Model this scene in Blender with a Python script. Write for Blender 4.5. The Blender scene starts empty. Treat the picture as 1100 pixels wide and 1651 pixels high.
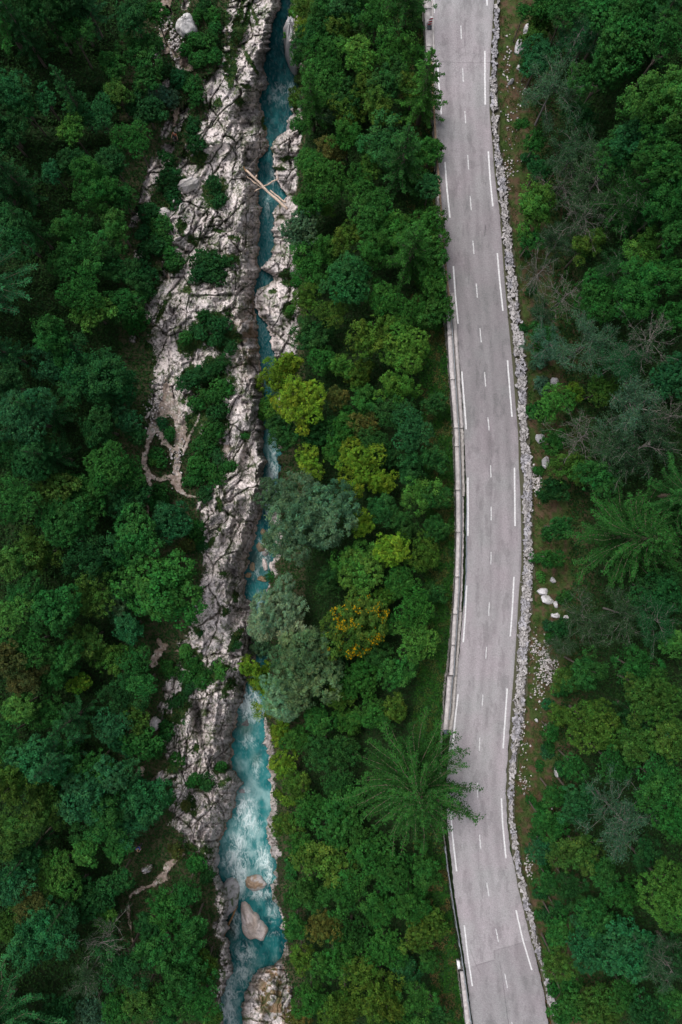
import bpy, math, random
import numpy as np
C = bpy.context
scene = C.scene
col = scene.collection
random.seed(7)

# ------------------------------------------------------------------ camera, world, sun, exposure
H = 80.0            # camera height above the road (m)
S = 0.066           # metres per photograph pixel at road level
CU, CV = 550.0, 825.5
cam_d = bpy.data.cameras.new('camera')
cam = bpy.data.objects.new('camera', cam_d)
col.objects.link(cam)
cam.location = (0, 0, H)
cam.rotation_euler = (0, 0, 0)
cam_d.sensor_fit = 'VERTICAL'
cam_d.sensor_height = 36.0
cam_d.lens = 18.0 * H / (CV * S)
cam_d.clip_start = 1.0
cam_d.clip_end = 2000.0
scene.camera = cam

SUN_EL, SUN_AZ = math.radians(62), math.radians(-40)   # soft light from the upper left
world = bpy.data.worlds.new('World')
scene.world = world
world.use_nodes = True
wt = world.node_tree
for n in list(wt.nodes):
    wt.nodes.remove(n)
sky = wt.nodes.new('ShaderNodeTexSky')
sky.sky_type = 'NISHITA'
sky.sun_disc = False
sky.sun_elevation = SUN_EL
sky.sun_rotation = SUN_AZ
sky.dust_density = 3.0
hs = wt.nodes.new('ShaderNodeHueSaturation')
hs.inputs['Saturation'].default_value = 0.30
bg = wt.nodes.new('ShaderNodeBackground')
bg.inputs['Strength'].default_value = 0.12
wo = wt.nodes.new('ShaderNodeOutputWorld')
wt.links.new(sky.outputs[0], hs.inputs['Color'])
wt.links.new(hs.outputs[0], bg.inputs['Color'])
wt.links.new(bg.outputs[0], wo.inputs['Surface'])

sun_d = bpy.data.lights.new('sun', 'SUN')
sun_d.energy = 1.1
sun_d.angle = math.radians(25)
sun_d.color = (1.0, 0.965, 0.93)
sun = bpy.data.objects.new('sun', sun_d)
col.objects.link(sun)
sd = (math.sin(SUN_AZ) * math.cos(SUN_EL), math.cos(SUN_AZ) * math.cos(SUN_EL), math.sin(SUN_EL))
from mathutils import Vector, Matrix
sun.rotation_euler = Vector(sd).to_track_quat('Z', 'Y').to_euler()
sun.location = (-40, 40, 90)

scene.view_settings.view_transform = 'Standard'
scene.view_settings.look = 'None'
scene.view_settings.gamma = 1.0
scene.view_settings.exposure = 0.92
scene.render.engine = 'CYCLES'
try:
    scene.cycles.max_bounces = 4
    scene.cycles.diffuse_bounces = 2
    scene.cycles.glossy_bounces = 2
    scene.cycles.transmission_bounces = 2
except Exception:
    pass

# ------------------------------------------------------------------ numeric helpers
def hsh(ix, iy, seed=0):
    n = (ix.astype(np.int64) * 374761393 + iy.astype(np.int64) * 668265263 + seed * 1442695041) & 0xffffffff
    n = ((n ^ (n >> 13)) * 1274126177) & 0xffffffff
    n = n ^ (n >> 16)
    return (n & 0xffffff) / float(0x1000000)

def vnoise(x, y, seed=0):
    x = np.asarray(x, float); y = np.asarray(y, float)
    ix = np.floor(x); iy = np.floor(y)
    fx = x - ix; fy = y - iy
    fx = fx * fx * fx * (fx * (fx * 6 - 15) + 10); fy = fy * fy * fy * (fy * (fy * 6 - 15) + 10)
    a = hsh(ix, iy, seed); b = hsh(ix + 1, iy, seed)
    c = hsh(ix, iy + 1, seed); d = hsh(ix + 1, iy + 1, seed)
    return (a * (1 - fx) + b * fx) * (1 - fy) + (c * (1 - fx) + d * fx) * fy

def fbm(x, y, seed=0, oct=4):
    s = 0; a = 0.5; t = 0
    for k in range(oct):
        s = s + a * vnoise(x * 2 ** k + 13.7 * k, y * 2 ** k - 7.1 * k, seed + k); t += a; a *= 0.5
    return s / t

def worley(x, y, seed=0):
    ix = np.floor(x); iy = np.floor(y)
    f1 = np.full(x.shape, 9.0); f2 = np.full(x.shape, 9.0); cid = np.zeros(x.shape)
    cx = np.zeros(x.shape); cy = np.zeros(x.shape)
    for dx in (-1, 0, 1):
        for dy in (-1, 0, 1):
            jx = ix + dx; jy = iy + dy
            px = jx + hsh(jx, jy, seed); py = jy + hsh(jx, jy, seed + 91)
            d = np.hypot(px - x, py - y)
            near = d < f1
            f2 = np.where(near, f1, np.minimum(f2, d))
            cid = np.where(near, hsh(jx, jy, seed + 55), cid)
            cx = np.where(near, px, cx); cy = np.where(near, py, cy)
            f1 = np.where(near, d, f1)
    return f1, f2, cid, cx, cy

def sstep(a, b, x):
    t = np.clip((x - a) / (b - a), 0, 1)
    return t * t * (3 - 2 * t)

def P(u, v, z):
    """world x, y of image pixel (u, v), back-projected from the camera to elevation z"""
    k = S * (H - z) / H
    return (u - CU) * k, -(v - CV) * k

def pix(x, y, z):
    k = S * (H - z) / H
    return CU + x / k, CV - y / k

def T(s):
    a = np.array([float(t) for t in s.replace(';', ' ').split()])
    return a.reshape(-1, 2)

def tab(s):
    a = T(s)
    return lambda v: np.interp(v, a[:, 0], a[:, 1])

# ------------------------------------------------------------------ lines read off image pixels (photo row -> photo column)
water_l = tab('-300 470;-60 468;0 456;20 446;65 434;109 421;136 430;164 417;205 428;232 434;259 418;300 415;318 416;345 422;373 418;414 415;438 415;452 413;470 414;500 411;537 413;555 415;582 418;600 421;700 426;750 428;800 425;850 415;880 409;920 396;940 394;960 398;985 413;1010 418;1060 410;1100 398;1125 389;1150 384;1195 375;1240 377;1262 389;1275 385;1285 379;1310 373;1340 364;1365 352;1400 351;1420 356;1450 372;1480 368;1510 364;1540 372;1560 375;1580 366;1600 358;1620 355;1651 361;1950 361')
water_r = tab('-300 482;-60 480;0 474;27 464;65 459;109 473;136 480;164 474;205 464;228 439;245 436;262 437;285 446;300 450;316 463;330 446;345 440;373 437;394 444;414 434;436 421;446 440;452 439;466 416;490 411;510 422;537 436;560 437;582 446;600 447;700 447;750 450;800 447;850 437;865 444;900 440;940 434;960 431;985 427;1060 432;1100 428;1150 424;1195 427;1240 433;1285 436;1310 435;1340 430;1365 433;1400 445;1430 438;1450 440;1480 454;1510 459;1540 456;1556 440;1562 416;1580 408;1600 397;1620 389;1651 389;1950 389')
_wl0, _wr0 = water_l, water_r
def _rag(v, k):
    v = np.asarray(v, float); z0 = np.zeros(v.shape) + k
    return (fbm(v / 13.0, z0, 40 + k, 4) - .5) * 13 + (fbm(v / 4.0, z0, 60 + k, 3) - .5) * 5
water_l = lambda v: _wl0(v) + _rag(v, 1)
water_r = lambda v: _wr0(v) + _rag(v, 2) + .5
wall_w = tab('-300 20;0 20;60 18;100 22;130 30;150 36;200 50;240 45;275 38;300 22;350 40;400 42;450 40;500 34;550 36;590 34;650 34;700 18;750 14;790 20;830 40;900 50;950 42;1000 46;1050 48;1100 52;1150 58;1200 56;1250 44;1300 52;1350 58;1385 24;1450 10;1651 8;1950 8')
rock_l = tab('-300 380;0 372;60 362;110 352;130 330;150 335;180 330;200 318;220 310;250 290;300 278;350 268;400 262;450 252;500 243;560 238;600 242;630 246;660 256;685 290;720 350;770 345;790 330;805 318;820 318;870 322;930 325;985 316;1010 300;1050 286;1100 268;1150 250;1200 262;1250 280;1300 272;1345 280;1365 300;1380 322;1420 345;1500 352;1651 348;1950 348')
rock_r = tab('-300 480;0 478;40 486;90 484;110 490;160 487;200 484;300 482;400 484;460 486;500 484;550 482;575 474;600 456;700 452;800 448;860 458;900 452;940 438;1000 436;1150 428;1200 441;1260 446;1300 444;1370 452;1440 446;1500 464;1560 462;1600 474;1651 478;1950 478')
road_l = tab('-400 682;-60 695;0 698;27 700;97 703;180 706;270 711.5;340 714;400 719;440 723;480 729;520 736;560 740;600 743;660 747;720 750;780 752;860 752;920 751.5;960 749.5;1000 746;1050 741.5;1100 737;1150 731;1200 726;1250 723;1300 722;1340 724;1370 728;1400 731;1450 736;1500 744;1560 753;1620 760;1651 765;2050 850')
road_r = tab('-400 820;-60 802;0 797;60 793;110 791;180 791;230 794.5;280 798;330 805;400 810.5;450 816;500 820.5;560 827;620 832;700 837;760 840;820 841.5;900 842;960 838.5;1010 835.5;1060 831;1120 827;1180 821.5;1240 817;1290 816;1330 818.5;1370 823;1420 835;1480 847;1540 863;1600 877;1651 884;2050 962')
dsw_i = tab('-400 824;-60 806;0 799.5;60 795;120 792;180 792.5;230 796;280 801;320 806;350 810;400 813.5;450 817.5;500 822;550 827.5;600 832;650 835.5;700 839;750 841;800 843.5;870 844.5;910 845;960 841;1000 838.5;1050 835.5;1100 832;1150 828;1200 825;1240 821;1280 819;1320 821;1360 826;1410 834;1430 838;1470 848;1520 860;1560 872;1600 882;1651 894;2050 980')
dsw_o = tab('-400 832;-60 812;0 805;60 803;120 800;180 803.5;230 803;270 812;300 816;350 821;400 827;450 832;500 837;550 844.5;600 848.5;650 851;700 851;750 857;800 858;870 858;910 860;960 858;1000 854;1050 851;1100 848.5;1150 845;1200 837;1240 831;1280 828;1320 828;1360 835;1410 841;1430 849;1470 858;1520 869;1560 877.5;1600 893;1651 906;2050 992')
water_z = lambda v: np.interp(v, [-300, 845, 925, 1118, 1158, 1395, 1450, 1900], [-11.0, -11.1, -11.6, -11.6, -12.4, -12.6, -13.1, -13.4])

def base_h(u, v):
    """smooth elevation of the valley floor and slopes, without the rock detail"""
    u = np.asarray(u, float); v = np.asarray(v, float)
    wl = water_l(v); wr = water_r(v); ww = wall_w(v); wz = water_z(v)
    ww = ww * (0.62 + 0.85 * fbm(v / 22.0, v * 0 + 4.0, 4, 4))
    rim = wl - ww
    # left side
    topz = -4.6 + 0.9 * (fbm(v / 90.0, v * 0, 3) - 0.5)
    hl = np.interp(np.clip((rim - u), 0, 2000), [0, 60, 150, 230, 420, 900], [0, 0.9, 1.6, 3.2, 8.5, 20]) + topz
    t = np.clip((wl + 1 - u) / np.maximum(ww, 1), 0, 1)
    prof = 1 - (1 - t) ** 2.2
    hw = (wz - 0.6) + (topz - wz + 0.6) * prof
    left = np.where(u < rim, hl, hw)
    # river bed
    bed = wz - 1.6
    # right side: bank, wooded slope, foot of the road wall
    rl = road_l(v) - np.interp(v, [90, 100, 200, 470, 480, 1080, 1095, 1190, 1360, 1560, 1570], [15, 8, 8, 8, 18, 16, 18, 14, 8, 6, 14])
    tr = np.clip((u - wr) / 16.0, 0, 1)
    bank = wz - 0.6 + (-7.0 - wz + 0.6) * tr ** 0.6
    ts = np.clip((u - (wr + 16)) / np.maximum(rl - wr - 16, 1), 0, 1)
    mid = np.where(u < wr + 16, bank, -7.0 + 5.5 * ts ** 1.1)
    h = np.where(u < wl + 1, left, np.where(u < wr, bed, mid))
    h = np.where(u > rl, 0.0, h)
    wo_ = dsw_o(v)
    d = np.clip(u - wo_ + 2, 0, 2000) * S
    rise = 0.25 + 0.42 * d + 0.012 * d * d
    h = np.where(u > wo_ - 2, rise + 0.0, h)
    return h

def mesh_obj(name, verts, faces, mat, parent=None, smooth=False, attrs=None):
    """verts (n,3) array, faces (m,k) array -> one linked mesh object"""
    me = bpy.data.meshes.new(name)
    verts = np.ascontiguousarray(verts, dtype=np.float32)
    faces = np.ascontiguousarray(faces, dtype=np.int32)
    n, k = faces.shape
    me.vertices.add(len(verts)); me.vertices.foreach_set('co', verts.ravel())
    me.loops.add(n * k); me.loops.foreach_set('vertex_index', faces.ravel())
    me.polygons.add(n)
    me.polygons.foreach_set('loop_start', np.arange(0, n * k, k, dtype=np.int32))
    try:
        me.polygons.foreach_set('loop_total', np.full(n, k, dtype=np.int32))
    except Exception:
        pass
    if smooth:
        me.polygons.foreach_set('use_smooth', np.ones(n, dtype=bool))
    me.update(calc_edges=True)
    if attrs:
        for an, (dom, arr) in attrs.items():
            at = me.attributes.new(an, 'FLOAT_VECTOR', dom)
            at.data.foreach_set('vector', np.ascontiguousarray(arr, dtype=np.float32).ravel())
    me.validate()
    if mat is not None:
        me.materials.append(mat)
    o = bpy.data.objects.new(name, me)
    col.objects.link(o)
    if parent is not None:
        o.parent = parent
    return o

def grid_faces(nr, nc, keep=None):
    i = np.arange(nr - 1)[:, None] * nc + np.arange(nc - 1)[None, :]
    f = np.stack([i, i + nc, i + nc + 1, i + 1], -1).reshape(-1, 4)
    if keep is not None:
        f = f[keep.ravel()]
    return f

def compact(verts, faces, *arrs):
    used = np.unique(faces)
    m = np.full(len(verts), -1, dtype=np.int64); m[used] = np.arange(len(used))
    return (verts[used], m[faces]) + tuple(a[used] for a in arrs)

def empty(name, loc, rz=0.0):
    o = bpy.data.objects.new(name, None)
    o.empty_display_size = 0.3
    o.location = loc; o.rotation_euler = (0, 0, rz)
    col.objects.link(o)
    return o

def tag(o, label=None, cat=None, group=None, kind=None):
    if label: o['label'] = label
    if cat: o['category'] = cat
    if group: o['group'] = group
    if kind: o['kind'] = kind
    return o

def tubes(paths, sides=5):
    """paths: list of (points (n,3), radii (n,)) -> verts, faces of tapered tubes"""
    V = []; F = []; off = 0
    ang = np.arange(sides) * 2 * math.pi / sides
    for pts, rad in paths:
        pts = np.asarray(pts, float); rad = np.asarray(rad, float)
        d = np.gradient(pts, axis=0); d /= np.maximum(np.linalg.norm(d, axis=1, keepdims=True), 1e-9)
        ref = np.where(np.abs(d[:, 2:3]) > 0.9, np.array([[1.0, 0, 0]]), np.array([[0, 0, 1.0]]))
        a = np.cross(d, ref); a /= np.maximum(np.linalg.norm(a, axis=1, keepdims=True), 1e-9)
        b = np.cross(d, a)
        ring = pts[:, None, :] + rad[:, None, None] * (np.cos(ang)[None, :, None] * a[:, None, :] + np.sin(ang)[None, :, None] * b[:, None, :])
        n = len(pts)
        V.append(ring.reshape(-1, 3))
        i = np.arange(n - 1)[:, None] * sides; j = np.arange(sides)[None, :]; j2 = (j + 1) % sides
        F.append(np.stack([i + j, i + j2, i + sides + j2, i + sides + j], -1).reshape(-1, 4) + off)
        off += n * sides
    return np.concatenate(V), np.concatenate(F)

# ------------------------------------------------------------------ materials
def new_mat(name):
    m = bpy.data.materials.new(name); m.use_nodes = True
    nt = m.node_tree
    b = nt.nodes['Principled BSDF']
    return m, nt, b

def nz(nt, scale, detail=4, rough=0.6, coord='Object', vec=None):
    tc = nt.nodes.new('ShaderNodeTexCoord')
    n = nt.nodes.new('ShaderNodeTexNoise')
    n.inputs['Scale'].default_value = scale; n.inputs['Detail'].default_value = detail
    n.inputs['Roughness'].default_value = rough
    nt.links.new(tc.outputs[coord], n.inputs['Vector'])
    return n

def ramp(nt, src, stops):
    r = nt.nodes.new('ShaderNodeValToRGB')
    e = r.color_ramp.elements
    while len(e) < len(stops): e.new(0.5)
    for k, (p, c) in enumerate(stops):
        e[k].position = p; e[k].color = (c[0], c[1], c[2], 1) if not isinstance(c, float) else (c, c, c, 1)
    nt.links.new(src, r.inputs['Fac'])
    return r

def mul(nt, a, b, fac=1.0, mode='MULTIPLY'):
    m = nt.nodes.new('ShaderNodeMix'); m.data_type = 'RGBA'; m.blend_type = mode
    m.inputs[0].default_value = fac
    nt.links.new(a, m.inputs[6])
    if isinstance(b, tuple): m.inputs[7].default_value = b
    else: nt.links.new(b, m.inputs[7])
    return m.outputs[2]

def bump(nt, b, src, strength, dist):
    bp = nt.nodes.new('ShaderNodeBump')
    bp.inputs['Strength'].default_value = strength; bp.inputs['Distance'].default_value = dist
    nt.links.new(src, bp.inputs['Height']); nt.links.new(bp.outputs[0], b.inputs['Normal'])

def attr_mat(name, rough=0.9, nscale=8.0, lo=0.75, hi=1.25, bstr=0.0, bdist=0.05, spec=0.2, attr='tint', detail=5):
    """colour from the surface's own colour attribute, broken up by fine noise"""
    m, nt, b = new_mat(name)
    at = nt.nodes.new('ShaderNodeAttribute'); at.attribute_name = attr
    n = nz(nt, nscale, detail, 0.65)
    r = ramp(nt, n.outputs[0], [(0.3, (lo, lo, lo)), (0.7, (hi, hi, hi))])
    nt.links.new(mul(nt, at.outputs['Color'], r.outputs[0]), b.inputs['Base Color'])
    b.inputs['Roughness'].default_value = rough
    b.inputs['Specular IOR Level'].default_value = spec
    if bstr: bump(nt, b, n.outputs[0], bstr, bdist)
    return m

def leaf_mat(name, rough=0.75, transl=0.14):
    m, nt, b = new_mat(name)
    oi = nt.nodes.new('ShaderNodeObjectInfo')
    at = nt.nodes.new('ShaderNodeAttribute'); at.attribute_name = 'tint'
    c = mul(nt, oi.outputs['Color'], at.outputs['Color'])
    nt.links.new(c, b.inputs['Base Color'])
    b.inputs['Roughness'].default_value = rough
    b.inputs['Specular IOR Level'].default_value = 0.06
    tr = nt.nodes.new('ShaderNodeBsdfTranslucent'); nt.links.new(c, tr.inputs['Color'])
    mx = nt.nodes.new('ShaderNodeMixShader'); mx.inputs[0].default_value = transl
    out = nt.nodes['Material Output']
    nt.links.new(b.outputs[0], mx.inputs[1]); nt.links.new(tr.outputs[0], mx.inputs[2])
    nt.links.new(mx.outputs[0], out.inputs['Surface'])
    return m

def plain_mat(name, c, rough=0.7, nscale=12.0, lo=0.8, hi=1.2, metal=0.0, bstr=0.0):
    m, nt, b = new_mat(name)
    n = nz(nt, nscale, 4, 0.6)
    r = ramp(nt, n.outputs[0], [(0.3, tuple(x * lo for x in c)), (0.7, tuple(x * hi for x in c))])
    nt.links.new(r.outputs[0], b.inputs['Base Color'])
    b.inputs['Roughness'].default_value = rough; b.inputs['Metallic'].default_value = metal
    if bstr: bump(nt, b, n.outputs[0], bstr, 0.02)
    return m

M_rock = attr_mat('limestone', 0.92, 5.0, 0.72, 1.18, 0.5, 0.12, 0.15, detail=9)
M_ground = attr_mat('forest_soil', 0.95, 2.5, 0.6, 1.4, 0.6, 0.1, 0.1, detail=8)
M_path = attr_mat('trodden_earth', 0.95, 6.0, 0.8, 1.2, 0.5, 0.05, 0.1, detail=8)
M_asph = attr_mat('worn_asphalt', 0.85, 9.0, 0.82, 1.16, 0.3, 0.01, 0.25, detail=10)
M_stone = attr_mat('dry_stone', 0.92, 10.0, 0.8, 1.15, 0.4, 0.03, 0.15, detail=6)
M_leaf = leaf_mat('leaves')
M_needle = leaf_mat('needles', 0.6, 0.08)
M_bark = plain_mat('bark', (0.09, 0.07, 0.055), 0.9, 8.0, 0.6, 1.4)
M_greybark = plain_mat('grey_twigs', (0.13, 0.115, 0.105), 0.9, 8.0, 0.6, 1.5)
M_tanbark = plain_mat('tan_branches', (0.13, 0.10, 0.07), 0.9, 8.0, 0.6, 1.4)
M_log = plain_mat('bleached_wood', (0.50, 0.38, 0.30), 0.8, 5.0, 0.6, 1.25)
M_logb = plain_mat('brown_wood', (0.34, 0.20, 0.09), 0.8, 5.0, 0.6, 1.3)
M_paint = plain_mat('road_paint', (0.62, 0.61, 0.62), 0.6, 6.0, 0.66, 1.14)
M_paintw = plain_mat('worn_road_paint', (0.52, 0.51, 0.52), 0.7, 7.0, 0.50, 1.25)
M_conc = plain_mat('pale_concrete', (0.44, 0.405, 0.40), 0.85, 3.0, 0.62, 1.14, bstr=0.3)
M_concd = plain_mat('grimy_concrete', (0.40, 0.37, 0.35), 0.9, 4.0, 0.6, 1.2, bstr=0.3)
M_mas = attr_mat('rubble_masonry', 0.9, 4.0, 0.7, 1.2, 0.5, 0.06, 0.15, detail=7)
M_steel = plain_mat('galvanised_steel', (0.42, 0.46, 0.50), 0.45, 4.0, 0.8, 1.1, metal=0.6)
M_timber = plain_mat('weathered_timber', (0.22, 0.15, 0.10), 0.85, 5.0, 0.6, 1.35)
M_rubber = plain_mat('dark_rubber', (0.06, 0.075, 0.09), 0.8)
M_red = plain_mat('red_sheeting', (0.50, 0.01, 0.03), 0.4)
M_white = plain_mat('white_sheeting', (0.80, 0.80, 0.80), 0.4, 10, 0.95, 1.02)

# ------------------------------------------------------------------ rock shapes
# (col, row, half width, half height, tilt in degrees, metres)
BUMPS = [(345, 200, 26, 55, 20, 1.2), (392, 195, 12, 26, -5, -1.8), (398, 345, 20, 30, 0, 1.6), (412, 215, 12, 18, 10, 0.9),
         (425, 60, 18, 75, 22, 1.6), (405, 120, 10, 50, 12, 0.8), (424, 134, 6, 12, 20, 1.0), (455, 232, 14, 18, 0, 1.4), (470, 60, 11, 34, 10, 2.0),
         (460, 285, 14, 18, 0, 0.7), (455, 330, 12, 16, 0, 0.8), (448, 372, 10, 20, 0, 1.0), (446, 412, 17, 16, -30, 1.4),
         (466, 432, 14, 10, 0, 1.0), (445, 500, 24, 32, -20, 1.0), (450, 545, 14, 20, 0, 0.6),
         (405, 500, 18, 28, 10, -0.8), (405, 560, 12, 26, 0, -1.0), (402, 555, 9, 14, 0, 0.8),
         (403, 620, 16, 22, 0, 0.7), (411, 625, 5, 4, 0, -1.4), (413, 641, 6, 3, 0, -1.4), (396, 648, 5, 3, 0, -1.2),
         (385, 680, 14, 26, 20, 0.7), (395, 703, 6, 6, 0, -0.5), (401, 745, 12, 26, 5, -2.0), (405, 790, 14, 24, 0, 0.9),
         (385, 830, 10, 26, 20, -1.3), (355, 810, 14, 34, 25, 0.7), (370, 872, 14, 10, 0, -1.6), (368, 897, 26, 18, -20, 0.9),
         (390, 905, 12, 14, -30, -1.0), (350, 945, 22, 22, 0, 0.8), (356, 947, 4, 7, 10, -0.9), (388, 935, 8, 14, 0, 0.7), (377, 930, 5, 18, -20, -0.9),
         (345, 1000, 26, 18, -20, 0.7), (385, 990, 10, 26, 30, -1.5), (365, 1035, 22, 20, 35, 0.8), (390, 1045, 8, 34, 30, -0.6),
         (355, 1105, 12, 20, 10, 1.0), (318, 1152, 7, 22, -12, -3.4), (327, 1185, 9, 30, -12, -1.6), (362, 1165, 20, 50, 22, 1.3), (300, 1170, 8, 30, -20, 0.8),
         (370, 1275, 24, 26, 20, 1.7), (330, 1262, 14, 10, 0, -1.2), (320, 1330, 22, 22, 20, 1.0), (300, 1330, 10, 14, 20, -0.8), (350, 1335, 18, 28, 35, 0.8),
         (430, 1600, 18, 26, 30, 1.6), (415, 1632, 18, 22, 0, 2.0), (450, 1620, 14, 30, -20, 1.3), (337, 140, 14, 9, 0, 0.8), (330, 158, 8, 14, 10, 0.8),
         (300, 295, 20, 10, -20, 1.0), (310, 330, 14, 10, 0, 0.7), (285, 505, 22, 50, 28, 0.6), (255, 520, 10, 36, 25, 0.5)]
# vegetated pockets in the rock (col, row, half width, half height, tilt)
VEG = [(352, 165, 8, 8, 0), (318, 255, 16, 12, 20), (300, 218, 14, 26, 15), (345, 312, 20, 24, -10), (282, 300, 20, 16, 0), (262, 320, 18, 30, 10),
       (335, 432, 28, 24, 0), (368, 420, 16, 12, 0), (280, 425, 18, 16, 0), (352, 372, 10, 6, 0), (378, 384, 12, 5, 0), (293, 364, 8, 12, 10),
       (340, 520, 34, 16, -25), (362, 545, 22, 22, 0), (325, 548, 26, 16, 0), (300, 558, 14, 14, 0), (345, 590, 30, 14, -30), (310, 612, 22, 24, 0), (350, 622, 26, 24, -10),
       (300, 645, 18, 12, 0), (345, 670, 22, 40, 0), (330, 745, 26, 54, 8), (352, 735, 14, 30, 10), (268, 690, 18, 13, 45), (257, 738, 19, 24, 0), (366, 752, 15, 13, 0), (312, 700, 9, 30, 10),
       (218, 640, 22, 60, 0), (300, 470, 10, 8, 30), (262, 400, 14, 10, 0), (246, 455, 12, 20, 10), (306, 250, 20, 10, 30), (310, 385, 12, 8, 20), (262, 500, 4, 30, 25), (240, 590, 10, 30, 0), (305, 690, 14, 30, 10), (262, 760, 18, 30, 0), (330, 690, 20, 60, 0), (225, 580, 16, 40, 0), (262, 815, 30, 20, 0), (395, 702, 7, 6, 0), (372, 610, 8, 12, 0),
       (353, 810, 4, 16, -12), (345, 868, 4, 16, 35), (358, 925, 7, 4, 0), (380, 965, 6, 10, 0), (318, 1018, 10, 8, 0), (365, 985, 6, 8, 20),
       (380, 1030, 6, 24, 32), (350, 1080, 26, 9, 0), (372, 1100, 8, 20, 25), (330, 1090, 20, 16, 0), (303, 1062, 24, 22, 0), (290, 1140, 14, 30, 20), (300, 1108, 10, 9, 0), (315, 1210, 7, 9, 0),
       (270, 1160, 12, 26, 0), (280, 1235, 20, 12, 0), (330, 1262, 20, 10, 0), (357, 1240, 14, 7, -10), (305, 1300, 12, 16, 0), (360, 1262, 10, 4, -30), (335, 1375, 20, 10, 0), (310, 1370, 12, 14, 0),
       (463, 255, 10, 4, -15), (452, 272, 10, 3, 0), (478, 135, 12, 34, 0), (470, 455, 14, 6, 0), (460, 440, 8, 10, 30), (466, 500, 10, 14, 0), (440, 470, 6, 4, 0), (476, 585, 12, 10, 0),
       (390, 50, 5, 50, 22), (402, 95, 3, 30, -30), (410, 25, 3, 30, -22), (378, 60, 7, 60, 14), (345, 60, 16, 60, 10), (376, 108, 6, 30, 10), (398, 140, 10, 4, 20),
       (385, 165, 10, 6, -30), (425, 195, 5, 12, -10), (465, 1440, 6, 20, 0), (445, 1330, 4, 12, 0)]
# extra outcrops outside the main band (col, row, half width, half height, tilt)
OUT = [(268, 30, 8, 16, 10), (283, 68, 9, 20, -10), (262, 45, 6, 6, 0), (296, 100, 12, 9, -30), (300, 8, 8, 8, 0), (372, 22, 7, 30, 18), (360, 50, 6, 14, 15), (364, 100, 5, 22, 12), (340, 128, 12, 7, 0),
       (333, 150, 8, 14, 10), (302, 175, 5, 18, 12), (291, 205, 8, 28, 12), (270, 205, 6, 16, 25), (270, 240, 12, 8, -20), (258, 262, 14, 24, 28), (240, 300, 10, 34, 28), (222, 345, 8, 26, 24), (236, 318, 10, 16, 28),
       (250, 90, 8, 6, 0), (258, 100, 6, 10, 0), (268, 135, 7, 10, 0), (224, 408, 8, 10, 0), (223, 480, 9, 8, 0), (236, 500, 6, 10, 0), (216, 548, 8, 6, 0), (248, 655, 16, 26, 30), (238, 655, 7, 12, 20),
       (272, 625, 20, 26, 10), (262, 1045, 0, 0, 0), (282, 1098, 9, 8, 20), (268, 1110, 5, 12, 10), (250, 1165, 8, 10, 0), (275, 1245, 20, 10, -30), (236, 1402, 9, 5, -30),
       (688, 125, 8, 16, 8), (690, 165, 7, 18, 6), (700, 290, 4, 14, 8), (692, 40, 5, 50, 2), (455, 40, 0, 0, 0)]
PATHS = [[(272, -60, 8), (270, 0, 8), (262, 30, 8), (262, 60, 7), (272, 78, 8), (290, 95, 8), (306, 108, 7)],
         [(240, 60, 3), (255, 78, 6), (268, 85, 6)], [(285, 180, 6), (283, 200, 5)], [(299, 232, 5), (304, 244, 4)],
         [(262, 420, 2.5), (262, 432, 3), (272, 447, 3.5)], [(268, 610, 6), (272, 640, 14), (264, 662, 11), (250, 684, 7), (238, 718, 5), (232, 740, 5), (238, 765, 6), (243, 785, 6), (240, 815, 4), (238, 835, 3)],
         [(280, 650, 12), (290, 680, 10), (290, 705, 10), (287, 730, 7), (284, 755, 7), (284, 778, 9), (292, 794, 6), (302, 800, 3), (325, 802, 2.5)],
         [(255, 690, 7), (266, 712, 6), (280, 728, 6)], [(296, 730, 4), (305, 705, 3), (318, 680, 2.5), (325, 655, 2)], [(240, 768, 5), (258, 773, 5), (276, 768, 6)],
         [(366, 722, 6), (362, 734, 6), (353, 748, 3.5), (348, 770, 4), (344, 785, 3)],
         [(256, 1033, 8), (262, 1042, 10), (250, 1060, 9), (247, 1072, 6)], [(283, 1050, 4), (294, 1050, 4)], [(228, 1240, 5), (222, 1255, 5)],
         [(298, 1376, 4), (285, 1385, 6), (272, 1398, 7), (266, 1413, 7), (247, 1427, 5), (228, 1433, 5), (213, 1441, 4), (206, 1458, 3), (208, 1480, 3), (213, 1505, 2.8), (216, 1530, 2.6), (220, 1560, 2)]]

def ell(u, v, e, soft=1.0):
    cu, cv, a, b, ang = e[:5]
    if a <= 0: return np.zeros(u.shape)
    t = math.radians(ang); du = u - cu; dv = v - cv
    x = du * math.cos(t) + dv * math.sin(t); y = -du * math.sin(t) + dv * math.cos(t)
    return (x / a) ** 2 + (y / b) ** 2

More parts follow.
